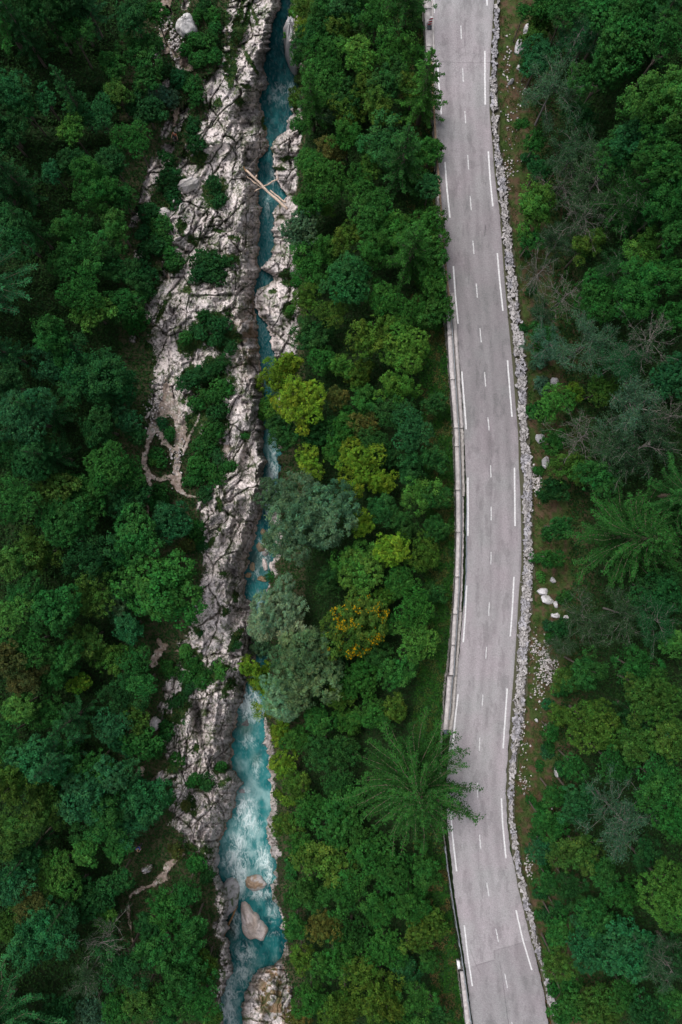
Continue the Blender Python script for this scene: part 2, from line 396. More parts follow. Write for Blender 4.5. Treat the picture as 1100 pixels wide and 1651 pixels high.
def masks(u, v):
    """rock cover, pocket vegetation, path cover at each image pixel"""
    wob = (fbm(u / 16.0, v / 16.0, 21, 4) - 0.5)
    wob2 = (fbm(u / 5.0, v / 5.0, 22, 3) - 0.5)
    e = wob * 36 + wob2 * 12
    rock = np.minimum(u - rock_l(v) + e, rock_r(v) - u + e * 0.5)
    rock = np.clip(rock / 3.0, 0, 1)
    for o in OUT:
        m = ell(u, v, o)
        if o[2] > 0: rock = np.maximum(rock, np.clip((1.15 - m + wob * 2.4 + wob2 * 1.6) * 3, 0, 1))
    veg = np.zeros(u.shape)
    for o in VEG:
        near = (np.abs(u - o[0]) < 90) & (np.abs(v - o[1]) < 90)
        m = ell(u, v, o)
        veg = np.maximum(veg, np.where(near, np.clip((1.1 - m + wob * 2.6 + wob2 * 2.2) * 2.5, 0, 1), 0))
    path = np.zeros(u.shape)
    for pl in PATHS:
        for a, b in zip(pl[:-1], pl[1:]):
            dx, dy = b[0] - a[0], b[1] - a[1]
            t = np.clip(((u - a[0]) * dx + (v - a[1]) * dy) / (dx * dx + dy * dy), 0, 1)
            d = np.hypot(u - a[0] - t * dx, v - a[1] - t * dy)
            w = a[2] + (b[2] - a[2]) * t
            path = np.maximum(path, np.clip((w * (.95 + wob * .9) + (wob + wob2) * np.minimum(6, w) - d) / 2.0, 0, 1))
    return rock, veg, path

# ------------------------------------------------------------------ fine sheet: limestone gorge and paths
fu = np.arange(186, 500, 1.0); fv = np.arange(-60, 1711, 1.0)
FU, FV = np.meshgrid(fu, fv)
rockm, vegm, pathm = masks(FU, FV)
hb = base_h(FU, FV)
onrock = rockm * (1 - vegm)
soft = onrock
wl = water_l(FV); wr = water_r(FV)
inwater = (FU > wl + 1) & (FU < wr)
# strata run from lower left to upper right
ac = FU * 0.89 + FV * 0.45; al = -FU * 0.45 + FV * 0.89
wx = (fbm(FU / 30.0, FV / 30.0, 5) - 0.5) * 22; wy = (fbm(FU / 30.0, FV / 30.0, 6) - 0.5) * 22
f1, f2, cid, _, _ = worley((ac + wx) / 15.0, (al + wy) / 38.0, 11)
g1 = np.clip((f2 - f1) / 0.16, 0, 1)
f1b, f2b, cidb, _, _ = worley((ac + wx * 1.3 + (fbm(FU / 6.0, FV / 6.0, 24, 3) - .5) * 6) / 5.2, (al + wy * 1.3) / 14.0, 12)
g2 = np.clip((f2b - f1b) / 0.26, 0, 1)
t = (ac + wx * 1.6) / 26.0 + fbm(FU / 50.0, FV / 50.0, 8) * 1.5
led = t - np.floor(t); led = np.where(led < 0.86, led / 0.86, (1 - led) / 0.14)
rid = 1 - np.abs(2 * fbm((ac + wx) / 9.0, al / 45.0, 9, 4) - 1)
big = fbm(FU / 55.0, FV / 70.0, 10, 4) - 0.5
blocky = sstep(0.44, 0.60, fbm(FU / 45.0, FV / 45.0, 14, 3)) * np.clip((wl - FU) / 45.0 - .3, 0, 1) + .6 * sstep(.5, .6, fbm(FU / 30.0, FV / 30.0, 18, 3)) * (FU > wl)
h = hb.copy()
low = -0.9 + big * 3.0 + (fbm(FU / 26.0, FV / 34.0, 28, 3) - .5) * 2.0
for bp in BUMPS:
    m = ell(FU + wx * 0.35, FV + wy * 0.35, bp)
    low = low + bp[5] * np.exp(-(m ** 1.6) * 0.8)
# bedding steps, joints, karst runnels
cr2 = sstep(.44, .60, fbm(FU / 20.0, FV / 20.0, 25, 4))
det = led * (0.42 + .45 * blocky) + rid * (0.10 + .20 * blocky)
det += (cid - 0.5) * (0.18 + .65 * blocky) - (1 - g1) * (0.10 + 0.42 * blocky)
det += -(1 - g2) * (0.08 + 0.18 * blocky) * cr2 + (cidb - 0.5) * (0.05 + 0.24 * blocky) + (fbm(FU / 5.0, FV / 5.0, 15, 4) - 0.5) * 0.14
f1c, f2c, _, _, _ = worley((ac + wx * .6) / 42.0, (al + wy * .6) / 70.0, 16)
g3 = np.clip((f2c - f1c) / 0.05, 0, 1)
det -= (1 - g3) * 0.7
pits = np.clip(fbm(FU / 4.0, FV / 4.5, 17, 3) - 0.64, 0, 1) * 6
det -= np.clip(pits, 0, 1) * 0.30
edge = np.minimum(np.abs(FU - wl), np.abs(FU - wr)) / 8.0
nearw = np.where(inwater, 0.0, np.clip(edge, 0.12, 1))
vb = np.clip(vegm, 0, 1)
wz_ = np.clip((FU - (wl - wall_w(FV))) / 6.0, 0, 1) * (FU < wl)
det += wz_ * ((fbm((FU + wx) / 7.0, (FV + wy) / 22.0, 26, 5) - .5) * 2.6 + (fbm(FU / 3.0, (FV + wy) / 5.0, 27, 3) - .5) * .6)
h = h + rockm * nearw * (low + det * (1 - vb) + vb * (0.15 + 0.25 * fbm(FU / 8.0, FV / 8.0, 19, 3)))
h = h - (1 - np.maximum(rockm, pathm)) * 0.30
h = np.where(inwater, water_z(FV) - 1.3 + 0.4 * fbm(FU / 10.0, FV / 10.0, 20), h)
# shore must clear the water on the land side
h = np.where(~inwater & (FU < wl + 1) & (FU > wl - 12), np.maximum(h, water_z(FV) + 0.15), h)
h = np.where(~inwater & (FU >= wr) & (FU < rock_r(FV)), np.maximum(h, water_z(FV) + 0.9), h)
pm_only = pathm * (1 - 0.0 * rockm)
hp = base_h(FU, FV) - .05 + 0.22 * (fbm(FU / 3.5, FV / 3.5, 23, 4) - 0.5) + rockm * (low + .35)
h = h * (1 - pm_only) + hp * pm_only
X, Y = P(FU, FV, h)
V = np.stack([X, Y, h], -1).reshape(-1, 3)
# rock colour: pale limestone, grey weathered skins, painted wall shade, dark joints and pits, ochre stains by the river, moss in joints
n1 = fbm(FU / 26.0, FV / 26.0, 31, 5); n2 = fbm(ac / 5.0, al / 20.0, 32, 5); n3 = fbm(FU / 3.0, FV / 3.0, 33, 3)
pale = np.array([0.66, 0.585, 0.565]); grey = np.array([0.36, 0.34, 0.35]); brown = np.array([0.20, 0.12, 0.055]); moss = np.array([0.055, 0.085, 0.025]); dirt = np.array([0.16, 0.13, 0.10])
CL = pale * (0.84 + 0.30 * n2)[..., None]
def mixc(Cc, k, f): return Cc * (1 - f[..., None]) + k * f[..., None]
wallf = np.clip((FU - (wl - wall_w(FV) * 0.8)) / np.maximum(wall_w(FV) * 0.6, 1), 0, 1) * (FU < wl + 2)
CL = mixc(CL, grey, np.clip(sstep(0.48, 0.62, n1) * 0.35 + wallf * (0.12 + .5 * sstep(.42, .58, fbm(FU / 14.0, FV / 40.0, 38, 4))), 0, 0.85))  # grey patches; stained gorge wall greyed further to stand in for its shade
CL = mixc(CL, grey * 0.30, sstep(0.58, 0.70, n3) * 0.7)
CL = mixc(CL, dirt * 0.5, np.clip((1 - g1) * 0.6 * blocky + np.clip(pits, 0, 1) * 0.6 + (1 - g2) * .62 * cr2 + (1 - g3) * .5, 0, .9))
och = 1.6 * np.exp(-((FU - 446) / 28.0) ** 2 - ((FV - 1605) / 50.0) ** 2) + 0.7 * np.exp(-((FU - 402) / 22.0) ** 2 - ((FV - 545) / 50.0) ** 2) + 0.5 * np.exp(-((FU - 445) / 12.0) ** 2 - ((FV - 1200) / 70.0) ** 2)
CL = mixc(CL, brown, np.clip(och * sstep(0.40, 0.56, fbm(FU / 9.0, FV / 9.0, 35, 4)) * 1.1, 0, 0.9))
wet = sstep(0.9, 0.2, h - water_z(FV))
CL = mixc(CL, brown * 0.7, wet * 0.55)
mossf = (1 - g3) * .5 * sstep(.45, .55, n2) + sstep(0.53, 0.62, fbm(FU / 10.0, FV / 10.0, 36, 6)) * (0.25 + 0.75 * (1 - g1)) + (1 - g2) * sstep(0.52, 0.6, fbm(FU / 20.0, FV / 20.0, 37, 4)) * 0.7
CL = mixc(CL, moss, np.clip(mossf * (1 - .5 * wallf), 0, 0.9))
vs = np.clip(vegm, 0, 1)
CL = mixc(CL, np.array([0.035, 0.06, 0.018]) * 1.0, vs)
CL = mixc(CL, np.array([0.05, 0.05, 0.025]), 1 - rockm)
pc = np.array([0.27, 0.21, 0.175]) * (0.45 + 1.1 * fbm(FU / 4.0, FV / 4.0, 41, 4))[..., None]
pst = sstep(.50, .60, fbm(FU / 2.2, FV / 2.2, 42, 3)) * sstep(.35, .6, fbm(FU / 14.0, FV / 14.0, 43, 3))
pst = np.clip(pst + (FV > 620) * (FV < 800) * .22 + (FV > 1380) * .05, 0, 1)
pc = mixc(pc, np.array([.05, .07, .02]), sstep(.56, .66, fbm(FU / 5.0, FV / 5.0, 45, 4)) * .8)
pc = mixc(pc, np.array([.56, .50, .47]), pst * (.25 + .75 * hsh(np.floor(FU / 1.5), np.floor(FV / 1.5), 44)))
shady = sstep(1000, 1050, FV) * sstep(280, 250, FU)
CP = mixc(pc, np.array([0.17, 0.12, 0.095]), np.clip((sstep(0.5, 0.62, n1) * 0.6), 0, 1))
CLp = np.where((pathm > 0.5)[..., None], CP, CL)
pf = (pathm[:-1, :-1] > 0.5) & (rockm[:-1, :-1] < 2)
F = grid_faces(len(fv), len(fu))
pk = pf.ravel()
vr, fr, cr = compact(V, F[~pk], CLp.reshape(-1, 3))
rock = mesh_obj('rock_ground', vr, fr, M_rock, None, True, {'tint': ('POINT', cr)})
tag(rock, kind='structure')
vp, fp_, cp = compact(V, F[pk], CLp.reshape(-1, 3))
pth = mesh_obj('path', vp, fp_, M_path, None, True, {'tint': ('POINT', cp)})
tag(pth, kind='structure')

# ------------------------------------------------------------------ ground sheet
gu = np.arange(-420, 1525, 4.0); gv = np.arange(-380, 2040, 4.0)
GU, GV = np.meshgrid(gu, gv)
inside = (GU > 190) & (GU < 496) & (GV > -56) & (GV < 1706)
rm, vm, pm = masks(GU, GV)
gh = base_h(GU, GV)
gh += (fbm(GU / 30.0, GV / 30.0, 51, 4) - 0.5) * 0.9 * ((GU < 180) | (GU > 500) & (GU < road_l(GV) - 40) | (GU > dsw_o(GV) + 30))
gh -= .35 * inside
sink = np.clip(np.maximum(rm, pm) * 3, 0, 1) * inside
# widen the sunk band by one cell so the fine sheet stays above
def dil(a):
    b = a.copy()
    b[1:] = np.maximum(b[1:], a[:-1]); b[:-1] = np.maximum(b[:-1], a[1:]); b[:, 1:] = np.maximum(b[:, 1:], a[:, :-1]); b[:, :-1] = np.maximum(b[:, :-1], a[:, 1:])
    return b
sink = dil(sink)
er = rm.copy()
for _ in range(2): er[1:-1, 1:-1] = np.minimum.reduce([er[1:-1, 1:-1], er[:-2, 1:-1], er[2:, 1:-1], er[1:-1, :-2], er[1:-1, 2:]])
gh = gh - sink * 1.5 - er * 4.0 * inside
gh = np.where((GU > water_l(GV) - 30) & (GU < water_r(GV) + 12), np.minimum(gh, water_z(GV) - 2.5), gh)
gh = np.where((GU > road_l(GV) - 22) & (GU < dsw_o(GV) + 1), np.where(GU > road_l(GV) - 6, -0.25, np.minimum(gh, -0.6)), gh)
GX, GY = P(GU, GV, gh)
gn = fbm(GU / 18.0, GV / 18.0, 52, 5); gn2 = fbm(GU / 6.0, GV / 6.0, 53, 4)
GC = np.array([0.014, 0.026, 0.009]) * (0.6 + 0.8 * gn)[..., None]
bankf = sstep(-4, 6, GU - dsw_o(GV)) * sstep(130, 50, GU - dsw_o(GV))
bankc = np.array([0.036, 0.055, 0.015])[None, None] * (1 - sstep(0.47, 0.60, gn2))[..., None] + np.array([0.070, 0.046, 0.028]) * sstep(0.47, 0.60, gn2)[..., None]
GC = GC * (1 - bankf[..., None]) + bankc * bankf[..., None]
gr = mesh_obj('ground', np.stack([GX, GY, gh], -1).reshape(-1, 3), grid_faces(len(gv), len(gu)), M_ground, None, True, {'tint': ('POINT', GC.reshape(-1, 3))})
tag(gr, kind='structure')

# ------------------------------------------------------------------ water
wu = np.arange(330, 500, 1.0); wv = np.arange(-90, 1740, 1.0)
WU, WV = np.meshgrid(wu, wv)
a_ = water_l(WV); b_ = water_r(WV)
keepw = (WU > a_ - 14) & (WU < b_ + 14)
cx_ = (WU - (a_ + b_) / 2) / np.maximum((b_ - a_) / 2, 1)
wxx = (fbm(WU / 18.0, WV / 26.0, 61, 3) - 0.5) * 12; wyy = (fbm(WU / 18.0, WV / 26.0, 62, 3) - 0.5) * 14
st = 0.6 * fbm((WU + wxx) / 9.0, (WV + wyy) / 15.0, 63, 6) + 0.4 * fbm((WU + wxx) / 3.0, (WV + wyy) / 9.0, 68, 4)
st2 = fbm((WU + wxx) / 1.8, (WV + wyy) / 4.0, 64, 3)
FOAM = [(472, 20, 8, 16, .4), (462, 60, 8, 20, .35), (460, 145, 20, 14, .45), (450, 158, 20, 16, .35), (440, 285, 6, 14, .5), (432, 330, 6, 20, .35), (438, 292, 8, 6, .4), (440, 760, 8, 40, .9), (434, 800, 8, 30, .8), (440, 715, 8, 20, .5), (425, 890, 10, 30, .55), (412, 925, 8, 10, .5),
        (418, 968, 8, 16, .35), (403, 1135, 14, 20, 1.3), (412, 1150, 12, 12, .9), (400, 1195, 14, 14, .4), (415, 1240, 10, 20, .4), (397, 1275, 8, 6, .6), (395, 1310, 16, 26, .85), (400, 1330, 22, 22, .55), (384, 1360, 16, 18, .7), (380, 1385, 18, 18, 1.0), (385, 1410, 12, 16, 1.3), (390, 1428, 7, 16, 1.2), (425, 1385, 14, 20, .75), (432, 1410, 9, 14, .9), (420, 1442, 18, 8, .7), (440, 1470, 10, 20, .4),
        (380, 1490, 8, 24, .5), (395, 1540, 16, 18, .75), (390, 1570, 16, 24, .7), (372, 1600, 12, 24, .9), (366, 1630, 12, 20, 1.0), (370, 1650, 12, 20, .9), (440, 1505, 12, 6, .4)]
fo = np.zeros(WU.shape)
for (cu, cv, a, b, s_) in FOAM:
    fo = np.maximum(fo, s_ * np.exp(-((WU - cu) / (a * 1.15)) ** 2 - ((WV - cv) / (b * 1.15)) ** 2))
rdg = 1 - np.abs(2 * fbm((WU + wxx * 1.4) / 4.2, (WV + wyy * 1.4) / 12.0, 67, 5) - 1)
rd2 = 1 - np.abs(2 * fbm((WU + wxx) / 2.0, (WV + wyy) / 5.5, 65, 4) - 1)
foam = np.clip(fo * (0.30 + .5 * sstep(0.36, 0.62, st) + .9 * sstep(.80, .98, rdg) + .5 * sstep(.82, .98, rd2)) - 0.16 + 0.25 * (st2 - 0.5), 0, 1)
foam = np.maximum(foam, sstep(0.5, 0.9, st2) * 0.10)
dark_teal = np.array([0.003, 0.066, 0.076]); midc = np.array([0.020, 0.165, 0.172]); lite = np.array([0.24, 0.41, 0.415]); white = np.array([0.66, 0.77, 0.78])
light = np.interp(WV, [-60, 100, 190, 260, 600, 700, 850, 940, 1000, 1100, 1180, 1290, 1420, 1500, 1560, 1651], [.15, .08, .32, .12, -.05, .65, .2, .35, .25, .55, .40, .78, .64, .25, .66, .72])  # water lightness by row, lowest through the narrow slot
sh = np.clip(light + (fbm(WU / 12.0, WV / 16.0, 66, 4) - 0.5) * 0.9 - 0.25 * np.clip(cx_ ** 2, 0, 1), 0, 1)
WC = mixc(np.ones(WU.shape + (3,)) * dark_teal, midc, sstep(0, 0.5, sh)); WC = mixc(WC, lite, sstep(0.45, 1, sh) * 0.9)
WC = mixc(WC, np.array([0.11, 0.10, 0.06]), np.clip(0.45 * np.exp(-((WU - 396) / 14.0) ** 2 - ((WV - 1172) / 18.0) ** 2) + 0.35 * np.exp(-((WU - 412) / 9.0) ** 2 - ((WV - 1225) / 14.0) ** 2) + .4 * np.exp(-((WU - 420) / 16.0) ** 2 - ((WV - 905) / 22.0) ** 2) + .4 * np.exp(-((WU - 374) / 9.0) ** 2 - ((WV - 1500) / 20.0) ** 2), 0, .6))
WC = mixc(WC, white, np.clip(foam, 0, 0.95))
wz = water_z(WV) + (st - 0.5) * 0.22 + foam * 0.16 + (st2 - 0.5) * 0.10
WX, WY = P(WU, WV, wz)
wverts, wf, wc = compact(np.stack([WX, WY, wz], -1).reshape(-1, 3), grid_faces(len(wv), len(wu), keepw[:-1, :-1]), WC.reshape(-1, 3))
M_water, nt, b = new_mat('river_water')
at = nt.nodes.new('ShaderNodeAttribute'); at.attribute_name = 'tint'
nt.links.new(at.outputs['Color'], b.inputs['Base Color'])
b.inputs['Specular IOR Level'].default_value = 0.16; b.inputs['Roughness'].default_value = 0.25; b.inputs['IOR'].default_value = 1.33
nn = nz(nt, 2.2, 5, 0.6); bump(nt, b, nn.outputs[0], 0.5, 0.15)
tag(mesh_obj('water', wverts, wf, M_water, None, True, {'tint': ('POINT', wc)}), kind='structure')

# ------------------------------------------------------------------ road
rv = np.arange(-380, 2040, 1.0); NT = 96
tt = np.linspace(0, 1, NT)
RV = np.repeat(rv[:, None], NT, 1)
jl = (fbm(rv / 7.0, rv * 0 + 3.0, 71, 4) - 0.5) * 2.2; jr = (fbm(rv / 9.0, rv * 0 + 8.0, 72, 4) - 0.5) * 3.0
LE = road_l(rv) + jl - np.interp(rv, [470, 490, 1180, 1200], [3.5, 0.5, 0.5, 2.0]); RE = road_r(rv) + jr
RU = LE[:, None] + (RE - LE)[:, None] * tt[None, :]
RX, RY = P(RU, RV, 0.0)
RC = np.array([0.286, 0.266, 0.277]) * np.ones(RU.shape + (3,))
RC *= (0.86 + 0.26 * fbm(RU / 16.0, RV / 60.0, 73, 4))[..., None]
RC *= (0.86 + 0.28 * hsh(np.floor(RU / 0.9), np.floor(RV / 0.9), 74))[..., None]
RC *= (0.95 + 0.10 * fbm(RU / 3.0, RV / 3.0, 79, 3))[..., None]
RC *= 1 + (fbm(RU / 30.0, RV / 30.0, 80, 3) - .5)[..., None] * np.array([.10, -.02, .04])
for wt_, ws in ((0.24, .06), (0.44, .05), (0.60, .05), (0.80, .06)):
    RC *= 1 - 0.13 * np.exp(-((tt - wt_) / ws) ** 2)[None, :, None] * (.3 + 1.2 * fbm(rv / 50.0, rv * 0 + wt_ * 9, 84, 3))[:, None, None]
RC *= 1 - .16 * sstep(.60, .70, fbm(RU / 7.0, RV / 22.0, 69, 4))[..., None]
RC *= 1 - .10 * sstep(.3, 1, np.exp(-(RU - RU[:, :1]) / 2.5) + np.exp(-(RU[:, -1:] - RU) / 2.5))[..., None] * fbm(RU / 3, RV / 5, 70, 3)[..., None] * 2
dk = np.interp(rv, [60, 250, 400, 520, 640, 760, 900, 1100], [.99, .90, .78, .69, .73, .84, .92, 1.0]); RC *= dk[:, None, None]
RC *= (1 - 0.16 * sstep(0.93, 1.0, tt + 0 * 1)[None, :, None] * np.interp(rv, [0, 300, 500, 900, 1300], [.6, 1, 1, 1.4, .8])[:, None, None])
# patched lanes near the bottom
line_y = np.where(RU < 798, 1556 - (RU - 768) * 0.30, 1534 - (RU - 797) * 0.27)
patch = (RV > line_y) & (RU > 750)
RC *= np.where(patch, 0.84, 1.0)[..., None]
def crack(pts, w, s):
    d = np.full(RU.shape, 99.0)
    wob = (fbm(RU / 5.0, RV / 5.0, 75, 3) - 0.5) * 4
    for a, b2 in zip(pts[:-1], pts[1:]):
        dx, dy = b2[0] - a[0], b2[1] - a[1]
        t_ = np.clip(((RU - a[0]) * dx + (RV - a[1]) * dy) / (dx * dx + dy * dy), 0, 1)
        d = np.minimum(d, np.abs(np.hypot(RU - a[0] - t_ * dx + wob * .3, RV - a[1] - t_ * dy)))
    return 1 - s * np.clip(1 - d / w, 0, 1)
for pts, w, s_ in [([(769, 1556), (797, 1548), (797, 1533), (850, 1518)], 1.2, .42), ([(758, 1530), (766, 1552), (775, 1570)], 1.0, .35), ([(806, 1550), (812, 1590), (820, 1651), (840, 1760)], 1.0, .45),
                   ([(748, -40), (749, 60), (751, 90)], .9, .28), ([(751, 30), (750, 75)], .9, .3), ([(700, 99), (740, 101), (790, 101)], 1.2, .28), ([(725, 92), (740, 80), (752, 72)], .9, .25), ([(736, 96), (750, 84), (762, 90)], .9, .25), ([(728, 78), (748, 90), (760, 82)], .9, .2),
                   ([(782.5, 363), (781.5, 380)], 1.6, .45), ([(783, 366), (784, 378)], 1.2, .35), ([(792, 700), (793, 760), (791, 840), (792, 1000)], .8, .18), ([(770, 1180), (800, 1165), (815, 1168)], .9, .2),
                   ([(770, 1300), (772, 1400)], .8, .2), ([(756, 450), (756, 458)], 1.3, .3), ([(784, 294), (783, 297)], 1.4, .4), ([(765, 268), (772, 266)], 1.2, .25), ([(743, 1148), (743, 1150)], 1.2, .3), ([(811, 1492), (811, 1500)], 1.3, .4), ([(757, 1338), (758, 1342)], 1.4, .3)]:
    RC *= crack(pts, w, s_)[..., None]
craz = (fbm(RU / 10, RV / 10, 76, 4) > 0.56) & (np.hypot(RU - 742, (RV - 85)) < 40)
fa, fb2, _, _, _ = worley(RU / 3.2, RV / 3.2, 77)
RC *= np.where(craz & (fb2 - fa < .12), 0.78, 1.0)[..., None]
tar = ((RU < road_l(RV) + 1.0 + 1.5 * (fbm(RU * 0, RV / 9.0, 78) - .2)) & (RV > 802) & (RV < 978))
RC = np.where(tar[..., None], np.array([0.125, 0.14, 0.16]), RC)
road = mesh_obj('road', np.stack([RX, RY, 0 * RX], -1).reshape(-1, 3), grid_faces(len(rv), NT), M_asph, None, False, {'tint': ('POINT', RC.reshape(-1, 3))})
tag(road, kind='structure')

def strip(name, pl, half, z, mat, parent, wear=0):
    """flat painted dash along photo polyline pl; half width in photo pixels"""
    pl = np.array(pl, float)
    n = max(8, int(abs(pl[-1, 1] - pl[0, 1]) / 2))
    v_ = np.linspace(pl[0, 1], pl[-1, 1], n); u_ = np.interp(v_, pl[:, 1], pl[:, 0])
    jj = (np.random.RandomState(int(pl[0, 1]) & 1023).rand(2, n) - .5) * wear
    k = max(1, n // 12)
    xl, yl = P(u_ - half + jj[0], v_, z); xr, yr = P(u_ + half + jj[1], v_, z)
    vv = np.stack([np.stack([xl, yl, xl * 0 + z], -1), np.stack([xr, yr, xr * 0 + z], -1)], 1).reshape(-1, 3)
    i = np.arange(n - 1) * 2
    return mesh_obj(name, vv, np.stack([i, i + 2, i + 3, i + 1], -1), mat, parent)

DASH = [(742.4, -27, 742.8, -6), (743.4, 41, 744, 63), (746.2, 110, 747.2, 132), (749.6, 179, 751, 199), (754.4, 250, 755.6, 273), (758.2, 316, 760, 339), (762.6, 388, 764.4, 409), (768, 457, 770, 480), (774, 529, 776.2, 552),
        (781.4, 600, 783.4, 623), (787, 673, 788.8, 694), (791.2, 750, 791.8, 769.5), (792.2, 817, 792.2, 839), (792, 890, 791.6, 910), (789.2, 971, 788.2, 993), (784.8, 1043, 783.4, 1062), (778.8, 1120, 777.8, 1139), (773.8, 1189, 773, 1210.5), (770.4, 1262, 770.2, 1285.5), (773.4, 1346, 775.4, 1369), (785, 1423, 788.4, 1444.5), (799.6, 1497, 804, 1519), (814, 1570, 818.4, 1593), (825.4, 1648, 829, 1672)]
for (a, b1, c, d) in DASH:
    strip('centre_dash', [(a, b1), (c, d)], .85, 0.004, M_paintw, road, 0.5)
EDGE = [[(697.6, -70), (699.2, 0), (700, 21)], [(705.4, 97), (708.2, 140), (711.8, 184)], [(717.8, 261), (721, 306), (725.6, 351)], [(731.2, 429), (734.4, 476), (738.8, 522)], [(744.8, 599), (748.4, 645), (752, 692)], [(754.6, 770), (754.9, 820), (754.6, 864)],
        [(752.6, 944), (750.4, 990), (747, 1035.5)], [(738.8, 1119), (734, 1160), (729.8, 1209)], [(726.2, 1290), (729, 1340), (736.4, 1405)], [(748.8, 1492), (754.2, 1540), (761.8, 1590)], [(785, -70), (785.2, -10), (785.6, 9)], [(782, 82), (782, 125), (782.6, 168.5)],
        [(787.6, 244), (790.4, 288), (794.8, 332.6)], [(802, 408), (805.6, 450), (811, 501)], [(818.4, 581), (822, 626), (825.8, 672)], [(829.6, 754), (830.2, 800), (830.6, 848)], [(828.9, 930), (826.4, 980), (823, 1026)], [(818, 1110), (814.6, 1160), (811.4, 1206.5)], [(808.6, 1287), (810.8, 1330), (816, 1383.6)], [(832.2, 1467.6), (843, 1515), (857.8, 1564)]]
for pl in EDGE:
    strip('edge_dash', pl, 1.2, 0.004, M_paint, road, 0.35)

# ------------------------------------------------------------------ walls along the road
def prism_run(name, ui, uo, v0, v1, z0, z1, mat, parent=None, step=3.0, jit=0.0, attrs=False, zb=None, seed=5):
    """solid run of masonry between photo columns ui(v) and uo(v), from z0 up to z1, following the road"""
    n = max(3, int((v1 - v0) / step) + 1)
    v_ = np.linspace(v0, v1, n)
    a = np.asarray(ui(v_), float); b = np.asarray(uo(v_), float)
    r = np.random.RandomState(seed)
    ja = (r.rand(n) - .5) * jit; jb = (r.rand(n) - .5) * jit; jz = (r.rand(n) - .5) * jit * 0.05
    ax, ay = P(a + ja, v_, z1); bx, by = P(b + jb, v_, z1)
    top = np.stack([np.stack([ax, ay, z1 + jz], -1), np.stack([bx, by, z1 + jz], -1)], 1)
    bot = top.copy(); bot[:, :, 2] = z0
    vv = np.concatenate([top[:, 0], top[:, 1], bot[:, 1], bot[:, 0]])
    i = np.arange(n - 1); F_ = []
    for q in range(4):
        q2 = (q + 1) % 4
        F_.append(np.stack([i + q * n, i + 1 + q * n, i + 1 + q2 * n, i + q2 * n], -1)[:, ::-1])
    F_.append(np.array([[0, n, 2 * n, 3 * n], [n - 1, 4 * n - 1, 3 * n - 1, 2 * n - 1]]))
    return mesh_obj(name, vv, np.concatenate(F_), mat, parent)

# masonry face that carries the road above the wooded slope
ro = lambda v: road_l(v) - np.interp(v, [-400, 95, 100, 470, 478, 1088, 1092, 1190, 1360, 1562, 1566, 2100], [14.5, 14.5, 7.2, 7.2, 17, 15.5, 18, 13, 8, 5, 14, 14])
n = 2000; v_ = np.linspace(-380, 2030, n); zz = np.linspace(0, 1, 26)
VV, ZZ = np.meshgrid(v_, zz, indexing='ij')
zt = np.where((VV > 100) & (VV < 475), -0.35, -0.22)
Zm = zt + (-4.6 - zt) * ZZ
xx, yy = P(ro(VV), VV, 0.0)
sx = VV * S
f1, f2, cid, _, _ = worley(sx / 0.42, Zm / 0.3, 81)
xx = xx + 0.10 + 0.02 * 0 - np.clip((f2 - f1) * 5, 0, 1) * 0.07 - cid * 0.06 - ZZ * 0.15
mc = np.array([0.30, 0.28, 0.26]) * (0.6 + 0.7 * cid)[..., None] * np.where(f2 - f1 < 0.1, 0.45, 1.0)[..., None]
rw = mesh_obj('retaining_wall', np.stack([xx, yy, Zm], -1).reshape(-1, 3), grid_faces(n, 26), M_mas, None, False, {'tint': ('POINT', mc.reshape(-1, 3))})
tag(rw, 'rubble stone retaining wall dropping from the river side of the road into the trees', 'retaining wall')

g = lambda off: (lambda v: road_l(v) + off)
# concrete parapet with capping slabs, rows 475-1180
par = empty('parapet', (*P(737, 800, 0), 0.0))
tag(par, 'long pale concrete parapet with a sunken steel rail on the river side of the road', 'parapet')
def sub(o):      # keep world place under a moved parent
    o.matrix_parent_inverse = Matrix.Translation(-Vector(par.location)) if o.parent == par else o.matrix_parent_inverse
    return o
po = tab('470 716.5;500 720.4;600 726;700 734;780 735.8;860 737;950 734.3;1000 731;1050 728;1088 725.5;1090 722.5;1150 718;1185 715')
pi_ = tab('470 722;500 726.7;600 733;700 740;780 742.6;860 743;950 740;1000 737;1050 733.5;1088 731.5;1090 729.5;1150 725;1185 721.5')
ko = tab('470 727;500 729;600 736.5;700 743;780 745.5;860 745.6;950 743.6;1000 740.3;1050 736.4;1150 728.5;1185 724')
ki = tab('470 731.5;500 735;600 741.8;700 748;780 749.6;860 748.4;950 747.2;1000 744;1050 740.2;1150 733;1185 727.8')
vs_ = [476, 540, 612, 690, 720, 790, 858, 930, 990, 1040, 1089]
for k in range(len(vs_) - 1):
    sub(prism_run('capping_slab', po, pi_, vs_[k] + 0.4, vs_[k + 1] - 0.4, -0.5, 0.42 + 0.012 * (k % 3), M_conc, par, 4, 0.5, seed=k))
sub(prism_run('capping_slab', po, pi_, 1090.5, 1180, -0.5, 0.36, M_conc, par, 4, 0.5, seed=40))
sub(prism_run('kerb', ko, ki, 472, 690, -0.3, 0.14, M_conc, par, 3, 0.8, seed=50))
sub(prism_run('kerb', ko, ki, 691, 800, -0.3, 0.13, M_concd, par, 3, 1.6, seed=51))
sub(prism_run('kerb', ko, lambda v: ko(v) + 2.0 + 2.2 * (fbm(v / 6.0, v * 0, 83) - .3), 801, 985, -0.3, 0.13, M_conc, par, 1.5, 0.9, seed=52))
sub(prism_run('kerb', ko, ki, 986, 1182, -0.3, 0.12, M_concd, par, 3, 1.4, seed=53))
sub(prism_run('gutter_floor', pi_, ko, 476, 1180, -0.5, -0.12, M_concd, par, 4))
